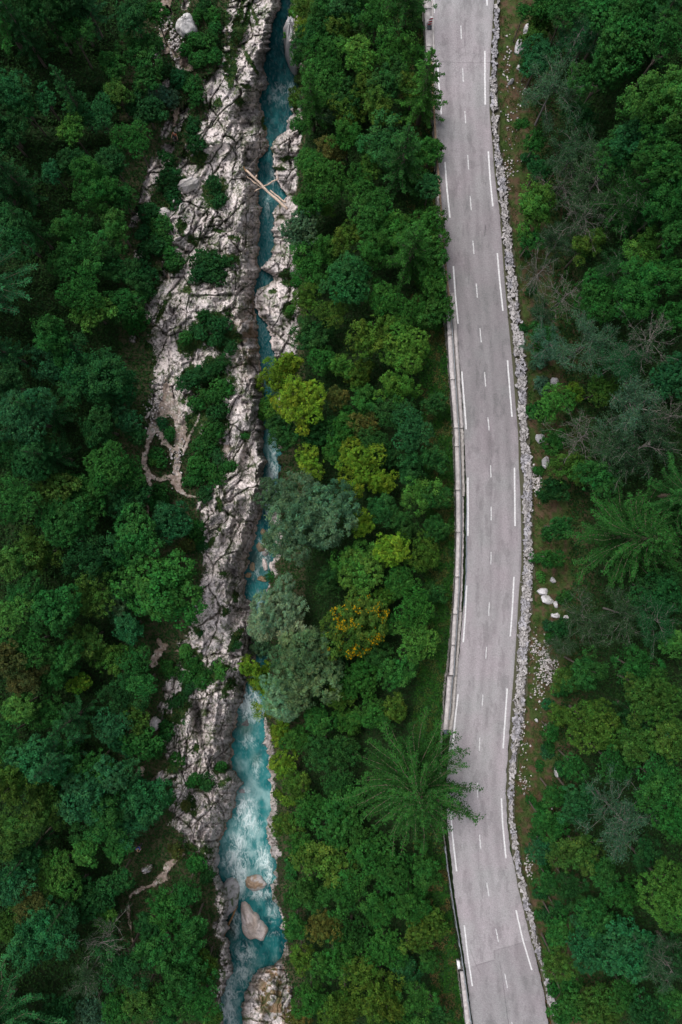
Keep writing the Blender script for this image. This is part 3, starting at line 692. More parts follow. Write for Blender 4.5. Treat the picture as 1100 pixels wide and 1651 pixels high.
# steel rail in the slot
def rail(name, uf, v0, v1, z, mat, parent, hgt=0.28, w=0.05, step=4):
    n = int((v1 - v0) / step) + 1; v_ = np.linspace(v0, v1, n)
    x, y = P(uf(v_), v_, z)
    prof = [(-w, -hgt / 2), (0, -hgt / 4), (-w, 0), (0, hgt / 4), (-w, hgt / 2), (-w - .02, hgt / 2), (-.02, hgt / 4), (-w - .02, 0), (-.02, -hgt / 4), (-w - .02, -hgt / 2)]
    m = len(prof)
    vv = np.zeros((n, m, 3))
    for q, (dx, dz) in enumerate(prof):
        vv[:, q, 0] = x + dx; vv[:, q, 1] = y; vv[:, q, 2] = z + dz
    F_ = []
    i = np.arange(n - 1)[:, None] * m; j = np.arange(m)[None, :]; j2 = (j + 1) % m
    return mesh_obj(name, vv.reshape(-1, 3), np.stack([i + j, i + j2, i + m + j2, i + m + j], -1).reshape(-1, 4), mat, parent)
def posts(parent, uf, vlist, z0, z1, mat, w=0.06, dx=-0.12):
    for v in vlist:
        x, y = P(float(uf(v)), v, 0)
        vv, ff = box(x + dx, y, (z0 + z1) / 2, w, w, (z1 - z0) / 2)
        mesh_obj('post', vv, ff, mat, parent).matrix_parent_inverse = Matrix.Translation(-Vector(parent.location))
def box(cx, cy, cz, hx, hy, hz, rz=0.0, bev=0.0):
    s = np.array([[-1, -1, -1], [1, -1, -1], [1, 1, -1], [-1, 1, -1], [-1, -1, 1], [1, -1, 1], [1, 1, 1], [-1, 1, 1]], float) * [hx, hy, hz]
    c, s_ = math.cos(rz), math.sin(rz)
    s = np.stack([s[:, 0] * c - s[:, 1] * s_, s[:, 0] * s_ + s[:, 1] * c, s[:, 2]], -1) + [cx, cy, cz]
    return s, np.array([[0, 3, 2, 1], [4, 5, 6, 7], [0, 1, 5, 4], [1, 2, 6, 5], [2, 3, 7, 6], [3, 0, 4, 7]])
def fix(o):
    o.matrix_parent_inverse = Matrix.Translation(-Vector(o.parent.location)); return o

pr = lambda v: pi_(v) + 1.2
gr1 = empty('guardrail', (*P(742, 800, 0), 0.0))
tag(gr1, 'thin grey steel guardrail sunk in the slot of the long concrete parapet', 'guardrail', None)
fix(rail('rail', pr, 500, 1160, 0.62, M_steel, gr1, 0.28))
posts(gr1, pr, list(range(505, 1160, 30)), -0.3, 0.62, M_steel)
# timber faced rail, rows 100-492
tr = tab('98 695.6;140 697.6;180 700;240 703.5;300 708.4;400 716;440 719.5;475 723.5;492 725.8')
gt = empty('timber_guardrail', (*P(710, 300, 0), 0.0))
tag(gt, 'brown weathered timber faced guardrail on the upper left edge of the road', 'guardrail')
def beam(name, uf, v0, v1, z, hw, hh, mat, parent):
    n = int((v1 - v0) / 5) + 1; v_ = np.linspace(v0, v1, n); x, y = P(uf(v_), v_, z)
    vv = np.zeros((n, 4, 3))
    for q, (dx, dz) in enumerate([(-hw, -hh), (hw, -hh), (hw, hh), (-hw, hh)]):
        vv[:, q] = np.stack([x + dx, y, x * 0 + z + dz], -1)
    i = np.arange(n - 1)[:, None] * 4; j = np.arange(4)[None, :]; j2 = (j + 1) % 4
    f = np.stack([i + j, i + j2, i + 4 + j2, i + 4 + j], -1).reshape(-1, 4)
    f = np.concatenate([f, [[0, 3, 2, 1]], [[4 * n - 4, 4 * n - 3, 4 * n - 2, 4 * n - 1]]])
    return fix(mesh_obj(name, vv.reshape(-1, 3), f, mat, parent))
for a, b1 in [(100, 165), (166, 232), (233, 300), (301, 366), (367, 430), (431, 491)]:
    beam('timber_beam', tr, a, b1, 0.68, 0.095, 0.11, M_timber, gt)
posts(gt, tr, list(range(106, 492, 31)), -0.4, 0.64, M_steel, 0.06, -0.16)
gk = prism_run('kerb_strip', lambda v: road_l(v) - 7.4, lambda v: road_l(v) - 2.0, 99, 474, -0.35, 0.03, M_concd, None, 2.5, 2.2, seed=9)
tag(gk, 'crumbling concrete edge strip under the timber guardrail', 'kerb')
# barrier slabs at the top
bs = empty('concrete_edge_slab', (*P(690, 40, 0), 0.0))
tag(bs, 'wide pale concrete edge slabs carrying the red and white beacon', 'edge slab')
so = tab('-400 668;-60 681;0 684;97 688.5'); si = tab('-400 682;-60 692.5;0 695.5;97 698.5')
for k, (a, b1) in enumerate([(-380, -200), (-199.4, -110), (-109.4, -48), (-47.4, 13), (13.6, 74), (74.6, 98)]):
    prism_run('slab', so, si, a, b1, -0.5, 0.12 + .01 * (k % 2), M_conc, bs, 5, 0.3, seed=k); fix(bs.children[-1])
prism_run('slab', si, lambda v: si(v) + 3.4, -380, 98, -0.3, 0.045, M_conc, bs, 4, 0.8, seed=20); fix(bs.children[-1])
# lower guardrail and abutment slab
lr = tab('1362 718.5;1395 722;1420 726;1470 733.5;1500 738.5;1540 745;1570 749.5;1651 761;2030 835')
gl = empty('guardrail', (*P(738, 1480, 0), 0.0))
tag(gl, 'steel guardrail running down the lower left edge of the road past the larch', 'guardrail')
fix(rail('rail', lr, 1364, 2020, 0.66, M_steel, gl, 0.30, 0.07))
posts(gl, lr, list(range(1370, 1700, 30)), -0.6, 0.66, M_steel)
ab = prism_run('abutment_slab', tab('1566 742;1651 751.5;2030 822'), tab('1566 748.5;1651 760;2030 833'), 1566, 2030, -0.8, 0.2, M_conc, None, 5, 0.4, seed=31)
tag(ab, 'pale concrete abutment slab beside the road at the bottom of the photo', 'slab')
vv, ff = box(*P(740, 1556.5, 0.3), 0.0, 0.15, 0.34, 0.35, 0.12)
mp = empty('marker_post', (*P(740, 1556.5, 0.3), 0))
tag(mp, 'short white marker stone in the grass above the abutment slab', 'marker post')
fix(mesh_obj('shaft', vv, ff, M_white, mp)); vv, ff = box(*P(740, 1556.5, 0.3), 0.37, 0.11, 0.30, 0.05, 0.12); fix(mesh_obj('cap', vv, ff, M_white, mp))
vv, ff = box(*P(719, 1180, 0.4), 0.42, 0.22, 0.22, 0.22)
ub = mesh_obj('utility_box', vv, ff, M_rubber, None); tag(ub, 'small dark box at the lower end of the long parapet, half under the larch', 'box')

# red and white beacon on its rubber foot
bx, by = P(692.2, 42.0, 0.14)
bc = empty('traffic_beacon', (bx, by, 0.13)); tag(bc, 'red and white striped traffic beacon on a dark rubber foot', 'beacon')
vv, ff = box(0, -0.05, 0.06, 0.24, 0.34, 0.06); mesh_obj('rubber_foot', vv, ff, M_rubber, bc)
vv, ff = box(0, 0, 0.62, 0.19, 0.03, 0.52); vv[:, 1] += (vv[:, 2] - 0.1) * 0.16; vv[:, 0] += (vv[:, 2] - .1) * 0.10; mesh_obj('board', vv, ff, M_white, bc)
for k in range(3):
    z0 = 0.18 + k * 0.34
    q = np.array([[-.19, z0], [.19, z0 + .12], [.19, z0 + .28], [-.19, z0 + .16]])
    sv = np.stack([q[:, 0] + (q[:, 1] - .1) * .10, -0.034 + (q[:, 1] - .1) * .16, q[:, 1]], -1)
    sv = np.concatenate([sv, sv - [0, .004, 0]])
    mesh_obj('stripe', sv, np.array([[4, 5, 6, 7], [0, 3, 2, 1], [0, 1, 5, 4], [1, 2, 6, 5], [2, 3, 7, 6], [3, 0, 4, 7]]), M_red, bc)
vv, ff = box(0.105, 0.17, 1.16, 0.19, 0.05, 0.02); mesh_obj('rim', vv, ff, M_white, bc)

# dry stone wall on the right
n = 3400; v_ = np.linspace(-380, 2030, n); ac_ = np.linspace(-0.35, 1.35, 44)
VV, AA = np.meshgrid(v_, ac_, indexing='ij')
ui = dsw_i(VV); uo = dsw_o(VV); UU = ui + (uo - ui) * AA
wk = (uo - ui)
wbx = (fbm(UU / 5, VV / 5, 85) - .5) * 5
A1 = worley((UU + wbx) / 4.8, (VV + wbx) / 6.2, 86); A2 = worley((UU + wbx) / 2.7, (VV - wbx) / 3.4, 89)
pk = fbm(UU / 12, VV / 16, 90, 3) > .49
f1 = np.where(pk, A1[0], A2[0]); f2 = np.where(pk, A1[1], A2[1]); cid = np.where(pk, A1[2], A2[2]); cx = np.where(pk, A1[3], A2[3]); cy = np.where(pk, A1[4], A2[4])
cu_ = cx * np.where(pk, 4.8, 2.7); cv_ = cy * np.where(pk, 6.2, 3.4)
ccen = (cu_ - dsw_i(cv_)) / np.maximum(dsw_o(cv_) - dsw_i(cv_), 1)
isin = (ccen > -0.06 + .10 * hsh(np.floor(cx * 7), np.floor(cy * 7), 3)) & (ccen < 1.06 - 0.14 * hsh(np.floor(cx * 5), np.floor(cy * 5), 4)) & (cid > 0.02)
dome = np.clip((f2 - f1) / 0.20, 0, 1) ** 0.5
hz = np.where(isin, 0.38 + 0.09 * cid + 0.05 * dome + 0.05 * (fbm(UU / 2, VV / 2, 87) - .5) + 0.12 * AA, 0.02 + 0.18 * np.clip(AA, 0, 2))
hz = np.where(isin & (f2 - f1 < 0.05), 0.27, hz)
hz = np.where((AA < -0.30), -0.15, hz); hz = np.where(AA > 1.3, 0.0, hz)
sc = np.array([0.385, 0.362, 0.36]) * (0.58 + 0.55 * cid)[..., None]
sc = np.where((fbm(UU / 4, VV / 4, 92, 3) > .60)[..., None], sc * .6, sc)
sc = np.where((fbm(UU / 20, VV / 20, 88) > .56)[..., None], sc * np.array([.86, .88, .95]), sc)
sc = np.where((isin & (f2 - f1 > 0.04))[..., None], sc, np.array([0.07, 0.07, 0.045]))
x, y = P(UU, VV, hz)
dsw = mesh_obj('dry_stone_wall', np.stack([x, y, hz], -1).reshape(-1, 3), grid_faces(n, 44), M_stone, None, False, {'tint': ('POINT', sc.reshape(-1, 3))})
tag(dsw, 'low pale grey dry stone wall following the whole right edge of the road', 'stone wall')

# ------------------------------------------------------------------ leaf and branch generators
def leaves_mesh(cen, nrm, size, tint, rs, aspect=0.62, along=None):
    n = len(cen)
    nrm = nrm / np.maximum(np.linalg.norm(nrm, axis=1, keepdims=True), 1e-6)
    if along is None:
        along = rs.normal(size=(n, 3))
    a = along - (along * nrm).sum(1, keepdims=True) * nrm
    a /= np.maximum(np.linalg.norm(a, axis=1, keepdims=True), 1e-6)
    b = np.cross(nrm, a)
    sz = size[:, None]
    v = np.stack([cen - a * sz, cen + b * sz * aspect, cen + a * sz, cen - b * sz * aspect], 1).reshape(-1, 3)
    f = np.arange(4 * n).reshape(n, 4)
    return v, f, tint

def tints(n, rs, base_var=0.35):
    g_ = 1 + (rs.rand(n) - .5) * 2 * base_var
    w = rs.rand(n)
    return np.stack([g_ * (0.80 + 0.50 * w), g_ * (0.92 + .12 * w), g_ * (0.8 + .4 * rs.rand(n))], -1)

def dirs(n, rs, zmin=-1.0):
    z = rs.uniform(zmin, 1, n); a = rs.uniform(0, 2 * math.pi, n); r = np.sqrt(1 - z * z)
    return np.stack([r * np.cos(a), r * np.sin(a), z], -1)

def gen_broad(seed, R, lobe=(0.18, 0.38), nper=30, leaf=(0.06, 0.125), flat=0.80, aspect=.65, droop=0.0, orange=False, dens=1.0, up=0.5, clump=.34):
    """crown of uneven lobes, each carrying leaf clumps with gaps between them"""
    rs = np.random.RandomState(seed)
    nl = int(9 + R * R * 1.7)
    d = dirs(nl, rs, -0.2)
    an = np.arctan2(d[:, 1], d[:, 0])
    out = 1 + .22 * np.sin(an * 2 + seed) + .20 * np.sin(an * 3 + seed * 2.3)
    rad = R * rs.uniform(0.30, 0.86, nl) * out
    lc = d * rad[:, None] * [1, 1, flat]
    lr = R * rs.uniform(lobe[0], lobe[1], nl)
    lc = np.concatenate([lc, [[0, 0, 0.0]]]); lr = np.concatenate([lr, [0.50 * R]])
    CS = []; NS = []; CI = []; CH = []
    for i in range(len(lc)):
        m = int(4 * math.pi * lr[i] ** 2 * 0.72 / (clump * clump * 2.3) * dens) + 2
        dd = dirs(m, rs, -0.45)
        p = lc[i] + dd * (lr[i] * rs.uniform(0.78, 1.02, m) + rs.uniform(-.05, .22, m))[:, None]
        ok = np.ones(m, bool)
        for j in range(len(lc)):
            if j != i: ok &= np.linalg.norm(p - lc[j], axis=1) > lr[j] * 0.86
        p = p[ok]; CS.append(p); NS.append(dd[ok]); CI.append(np.full(len(p), rs.uniform(.80, 1.20))); CH.append(np.full(len(p), rs.uniform(.80, 1.22)))
    CS = np.concatenate(CS); NS = np.concatenate(NS); CI = np.concatenate(CI); CH = np.concatenate(CH)
    m = len(CS); k = nper
    cl = CI * rs.uniform(.62, 1.42, m)
    crad = clump * rs.uniform(.45, 1.35, m)
    dl = rs.normal(size=(m, k, 3)) + NS[:, None] * 0.5 + np.array([0, 0, .45])
    dl /= np.linalg.norm(dl, axis=2, keepdims=True)
    q = crad[:, None] * rs.uniform(.35, 1.25, (m, k))
    cen = (CS[:, None] + dl * q[..., None] * [1, 1, .85]).reshape(-1, 3)
    nr = (dl * 0.8 + np.array([0, 0, up]) + rs.normal(size=(m, k, 3)) * 0.35).reshape(-1, 3)
    sz = rs.uniform(leaf[0], leaf[1], m * k)
    tn = tints(m * k, rs, .25) * np.repeat(cl, k)[:, None]
    tn[:, 0] *= np.repeat(CH * rs.uniform(.85, 1.15, m), k)
    if orange:
        sel = np.repeat((rs.rand(m) < 0.10) | (fbm(CS[:, 0] * 0.9 + 5, CS[:, 1] * 0.9, 3) > .60), k) & (rs.rand(m * k) < .38)
        tn[sel] = np.array([9.0, 2.3, 0.12]) * rs.uniform(.5, 1.2, (sel.sum(), 1))
    al = None
    if droop: al = rs.normal(size=(m * k, 3)) + np.array([0, 0, -droop])
    # a looser inner layer so that the crown is not hollow
    n2 = int(R * R * 90)
    ci = dirs(n2, rs, -.3) * (R * .55 * rs.rand(n2) ** .4)[:, None] * [1, 1, flat]
    cen = np.concatenate([cen, ci]); nr = np.concatenate([nr, np.array([0, 0, 1.0]) + rs.normal(size=(n2, 3)) * .5])
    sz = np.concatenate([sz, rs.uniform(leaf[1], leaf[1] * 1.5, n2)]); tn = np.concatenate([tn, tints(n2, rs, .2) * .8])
    if al is not None: al = np.concatenate([al, rs.normal(size=(n2, 3))])
    v, f, tn = leaves_mesh(cen, nr, sz, tn, rs, aspect, al)
    return v, f, tn, lc, lr

def limb_paths(lc, lr, hgt, r0, rs, nl=9):
    base = np.array([0, 0, -hgt]); fork = np.array([0, 0, -0.45 * abs(hgt) * 0.6])
    ps = [(np.linspace(base, [rs.uniform(-.2, .2), rs.uniform(-.2, .2), 0.0], 6), np.linspace(r0, r0 * .35, 6))]
    for i in range(min(nl, len(lc) - 1)):
        t0 = rs.uniform(.45, .9); s = base * (1 - t0); e = lc[i]
        mid = (s + e) / 2 + [0, 0, -.1 * np.linalg.norm(e - s)]
        ps.append((np.array([s, mid, e]), np.array([r0 * .4, r0 * .25, .02])))
    return ps

def gen_conifer(seed, Ht, R, up=-0.15, dens=1.0, leaf=(0.10, 0.17), bare=False, brange=(0.22, 1.0), spread=.28, nb=88, tap=.75, cover=0.0):
    """spruce or larch, base at z=0; returns foliage and branch tubes"""
    rs = np.random.RandomState(seed)
    cen = []; nr = []; al = []; tn = []; br = []
    for k in range(nb):
        t = brange[0] + (brange[1] - brange[0]) * (k + .5) / nb
        z0 = Ht * t
        L = R * (1 - ((t - brange[0]) / (1 - brange[0]))) ** tap * rs.uniform(.70, 1.12) + .15
        a = k * 2.39996 + rs.uniform(-.5, .5)
        dx, dy = math.cos(a), math.sin(a)
        s = np.linspace(0, 1, 9)
        px_ = s * L; pz = z0 + L * (up * s - 0.10 * s * (1 - s) * 2 + .16 * s ** 3)
        pts = np.stack([px_ * dx, px_ * dy, pz], -1)
        pts[:, :2] += rs.normal(size=(9, 2)) * .03 * L * s[:, None]
        br.append((pts[::2] - [0, 0, .03], np.linspace(.020 + .007 * L, .006, 5)))
        m = max(4, int(L * 6.5 * dens))
        bl = rs.uniform(.65, 1.4)
        for q in range(m):
            sq = (q + rs.rand()) / m
            if sq < .12: continue
            c = np.array([np.interp(sq, s, pts[:, i]) for i in range(3)])
            w = L * spread * (1 - sq * .75) * rs.uniform(.6, 1.1) + .08
            for sd_ in (-1, 1):
                td = np.array([-dy * sd_ * .85 + dx * .55, dx * sd_ * .85 + dy * .55, -.12 + rs.uniform(-.1, .1)])
                kk = max(3, int(w / .085))
                ss = (np.arange(kk) + rs.rand(kk)) / kk
                pp = c + td * (ss * w)[:, None] + rs.normal(size=(kk, 3)) * .06 + [0, 0, cover]
                cen.append(pp); al.append(np.repeat(td[None], kk, 0) + rs.normal(size=(kk, 3)) * .45)
                nr.append(np.array([0, 0, 1.0]) + rs.normal(size=(kk, 3)) * .5)
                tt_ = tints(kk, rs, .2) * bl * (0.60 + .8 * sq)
                tn.append(tt_)
    cen = np.concatenate(cen); nr = np.concatenate(nr); al = np.concatenate(al); tn = np.concatenate(tn)
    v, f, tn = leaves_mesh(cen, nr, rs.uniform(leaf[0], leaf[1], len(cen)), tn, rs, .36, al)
    tr_ = [(np.linspace([0, 0, 0], [0, 0, Ht], 8), np.linspace(.02 * Ht + .05, .02, 8))] + br
    return v, f, tn, tr_

def gen_sparse(seed, R, hgt, tuft=1.0, leaf=(0.06, 0.10)):
    """thin pine or dying tree: forking limbs with tufts at the twigs; crown centre at 0, base at -hgt"""
    rs = np.random.RandomState(seed)
    br = []; tips = []
    base = np.array([0, 0, -hgt], float); top = np.array([rs.uniform(-.5, .5), rs.uniform(-.5, .5), R * .45])
    br.append((np.linspace(base, top, 7), np.linspace(.16, .03, 7)))
    for k in range(15):
        t = rs.uniform(.45, 1.0); s = base + (top - base) * t
        a = k * 2.4 + rs.uniform(-.3, .3); L = R * rs.uniform(.65, 1.05) * (1.15 - .5 * t)
        d = np.array([math.cos(a), math.sin(a), rs.uniform(.0, .5)])
        p = [s]
        for q in range(5): p.append(p[-1] + (d + rs.normal(size=3) * .22) * L / 5)
        p = np.array(p); br.append((p, np.linspace(.042, .010, 6)))
        for q in range(7):
            s2 = p[rs.randint(1, 6)]; d2 = d * .6 + rs.normal(size=3) * [.7, .7, .3] + [0, 0, .15]
            L2 = L * rs.uniform(.22, .45)
            p2 = np.array([s2, s2 + d2 * L2 * .5 + rs.normal(size=3) * .06, s2 + d2 * L2]); br.append((p2, np.array([.020, .014, .008])))
            for w in range(4):
                s3 = p2[1] + (p2[2] - p2[1]) * rs.rand(); d3 = d2 * .5 + rs.normal(size=3) * [.6, .6, .3]
                p3 = np.array([s3, s3 + d3 * L2 * .5]); br.append((p3, np.array([.014, .006])))
                tips.append(p3[1]); tips.append(s3)
    tips = np.array(tips)
    if tuft < 1: tips = tips[rs.rand(len(tips)) < tuft]
    k = 13
    cen = (tips[:, None] + rs.normal(size=(len(tips), k, 3)) * .17).reshape(-1, 3)
    n_ = len(cen)
    tn = tints(n_, rs, .3) * np.repeat(rs.uniform(.7, 1.3, len(tips)), k)[:, None]
    v, f, tn = leaves_mesh(cen, np.array([0, 0, .7]) + rs.normal(size=(n_, 3)) * .6, rs.uniform(leaf[0], leaf[1], n_), tn, rs, .42)
    return v, f, tn, br

def mk(name, v, f, tn, mat):
    o = mesh_obj(name, v, f, mat, None, False, {'tint': ('FACE', tn)} if tn is not None else None)
    me = o.data; bpy.data.objects.remove(o); return me

# library of meshes: (crown mesh, trunk mesh, nominal radius, nominal base depth)
LIB = {}
def add_broad(key, seed, R, hgt, **kw):
    v, f, tn, lc, lr = gen_broad(seed, R, **kw)
    rs = np.random.RandomState(seed + 1)
    tv, tf = tubes(limb_paths(lc, lr, hgt, .06 + .04 * R, rs))
    LIB.setdefault(key, []).append((mk('crown', v, f, tn, M_leaf), mk('trunk', tv, tf, None, M_bark), R, hgt))
for k in range(4): add_broad('Bs', 100 + k, 1.7, 4.5, clump=.28)
for k, (cl_, lf_, np_, dn_) in enumerate([(.34, (.06, .125), 30, 1), (.24, (.05, .10), 20, 1), (.46, (.07, .13), 44, .9), (.30, (.09, .17), 18, 1), (.20, (.05, .09), 16, .9), (.38, (.06, .11), 36, .8), (.28, (.05, .12), 26, 1.1), (.55, (.06, .12), 60, .7)]): add_broad('Bm', 120 + k, 2.7, 7.0, clump=cl_, leaf=lf_, nper=np_, dens=dn_, lobe=((.18, .38) if k % 2 else (.14, .30)), flat=(.8 if k % 3 else 1.1))
for k, (cl_, lf_, np_) in enumerate([(.40, (.085, .15), 30), (.28, (.06, .12), 22), (.52, (.07, .13), 46), (.34, (.07, .16), 26), (.24, (.06, .10), 18)]): add_broad('Bl', 140 + k, 3.8, 9.0, clump=cl_, leaf=lf_, nper=np_, lobe=((.12, .32) if k % 2 else (.16, .38)))
for k in range(3): add_broad('W', 160 + k, 3.6, 7.5, nper=34, leaf=(.09, .17), aspect=.26, droop=.5, lobe=(.18, .32), dens=1.1, clump=.30)
for k in range(1): add_broad('O', 170 + k, 3.0, 7.0, orange=True, leaf=(.06, .11), clump=.28)
for k in range(5): add_broad('h', 180 + k, 0.9, 0.6, nper=18, leaf=(.05, .09), lobe=(.3, .5), flat=.7, dens=1.2, clump=.18)
def add_con(key, seed, Ht, R, needle=M_needle, barkm=M_bark, **kw):
    v, f, tn, br = gen_conifer(seed, Ht, R, **kw)
    tv, tf = tubes(br, 4)
    LIB.setdefault(key, []).append((mk('crown', v, f, tn, needle), mk('trunk', tv, tf, None, barkm), R, Ht))
for k in range(3): add_con('S', 200 + k, 15.0, 3.2, up=-.25, leaf=(.10, .18), dens=1.5, nb=62, spread=.19)
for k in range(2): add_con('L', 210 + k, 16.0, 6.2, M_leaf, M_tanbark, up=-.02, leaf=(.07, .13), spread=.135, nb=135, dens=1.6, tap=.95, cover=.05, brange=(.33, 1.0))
def add_sp(key, seed, R, hgt, tuft, bark):
    v, f, tn, br = gen_sparse(seed, R, hgt, tuft)
    tv, tf = tubes(br, 4)
    LIB.setdefault(key, []).append((mk('crown', v, f, tn, M_leaf), mk('trunk', tv, tf, None, bark), R, hgt))
for k in range(4): add_sp('P', 220 + k, 3.2, 7.0, 1.0, M_greybark)
for k in range(3): add_sp('D', 230 + k, 3.2, 6.5, .22, M_greybark)

COLS = {'d': ((.011, .046, .014), 'dark green'), 'm': ((.016, .066, .015), 'mid green'), 'l': ((.034, .100, .020), 'light green'), 'y': ((.062, .122, .014), 'yellow green'),  # d: base darkened to carry the mountain shade over the left wood
        't': ((.014, .062, .024), 'bluish green'), 'w': ((.082, .142, .098), 'grey green'), 'v': ((.035, .080, .050), 'dull grey green'), 'o': ((.030, .068, .013), 'olive green'), 'b': ((.042, .050, .016), 'brownish green'), 'g': ((.024, .052, .024), 'greyish'), 'k': ((.014, .054, .012), 'fresh green')}

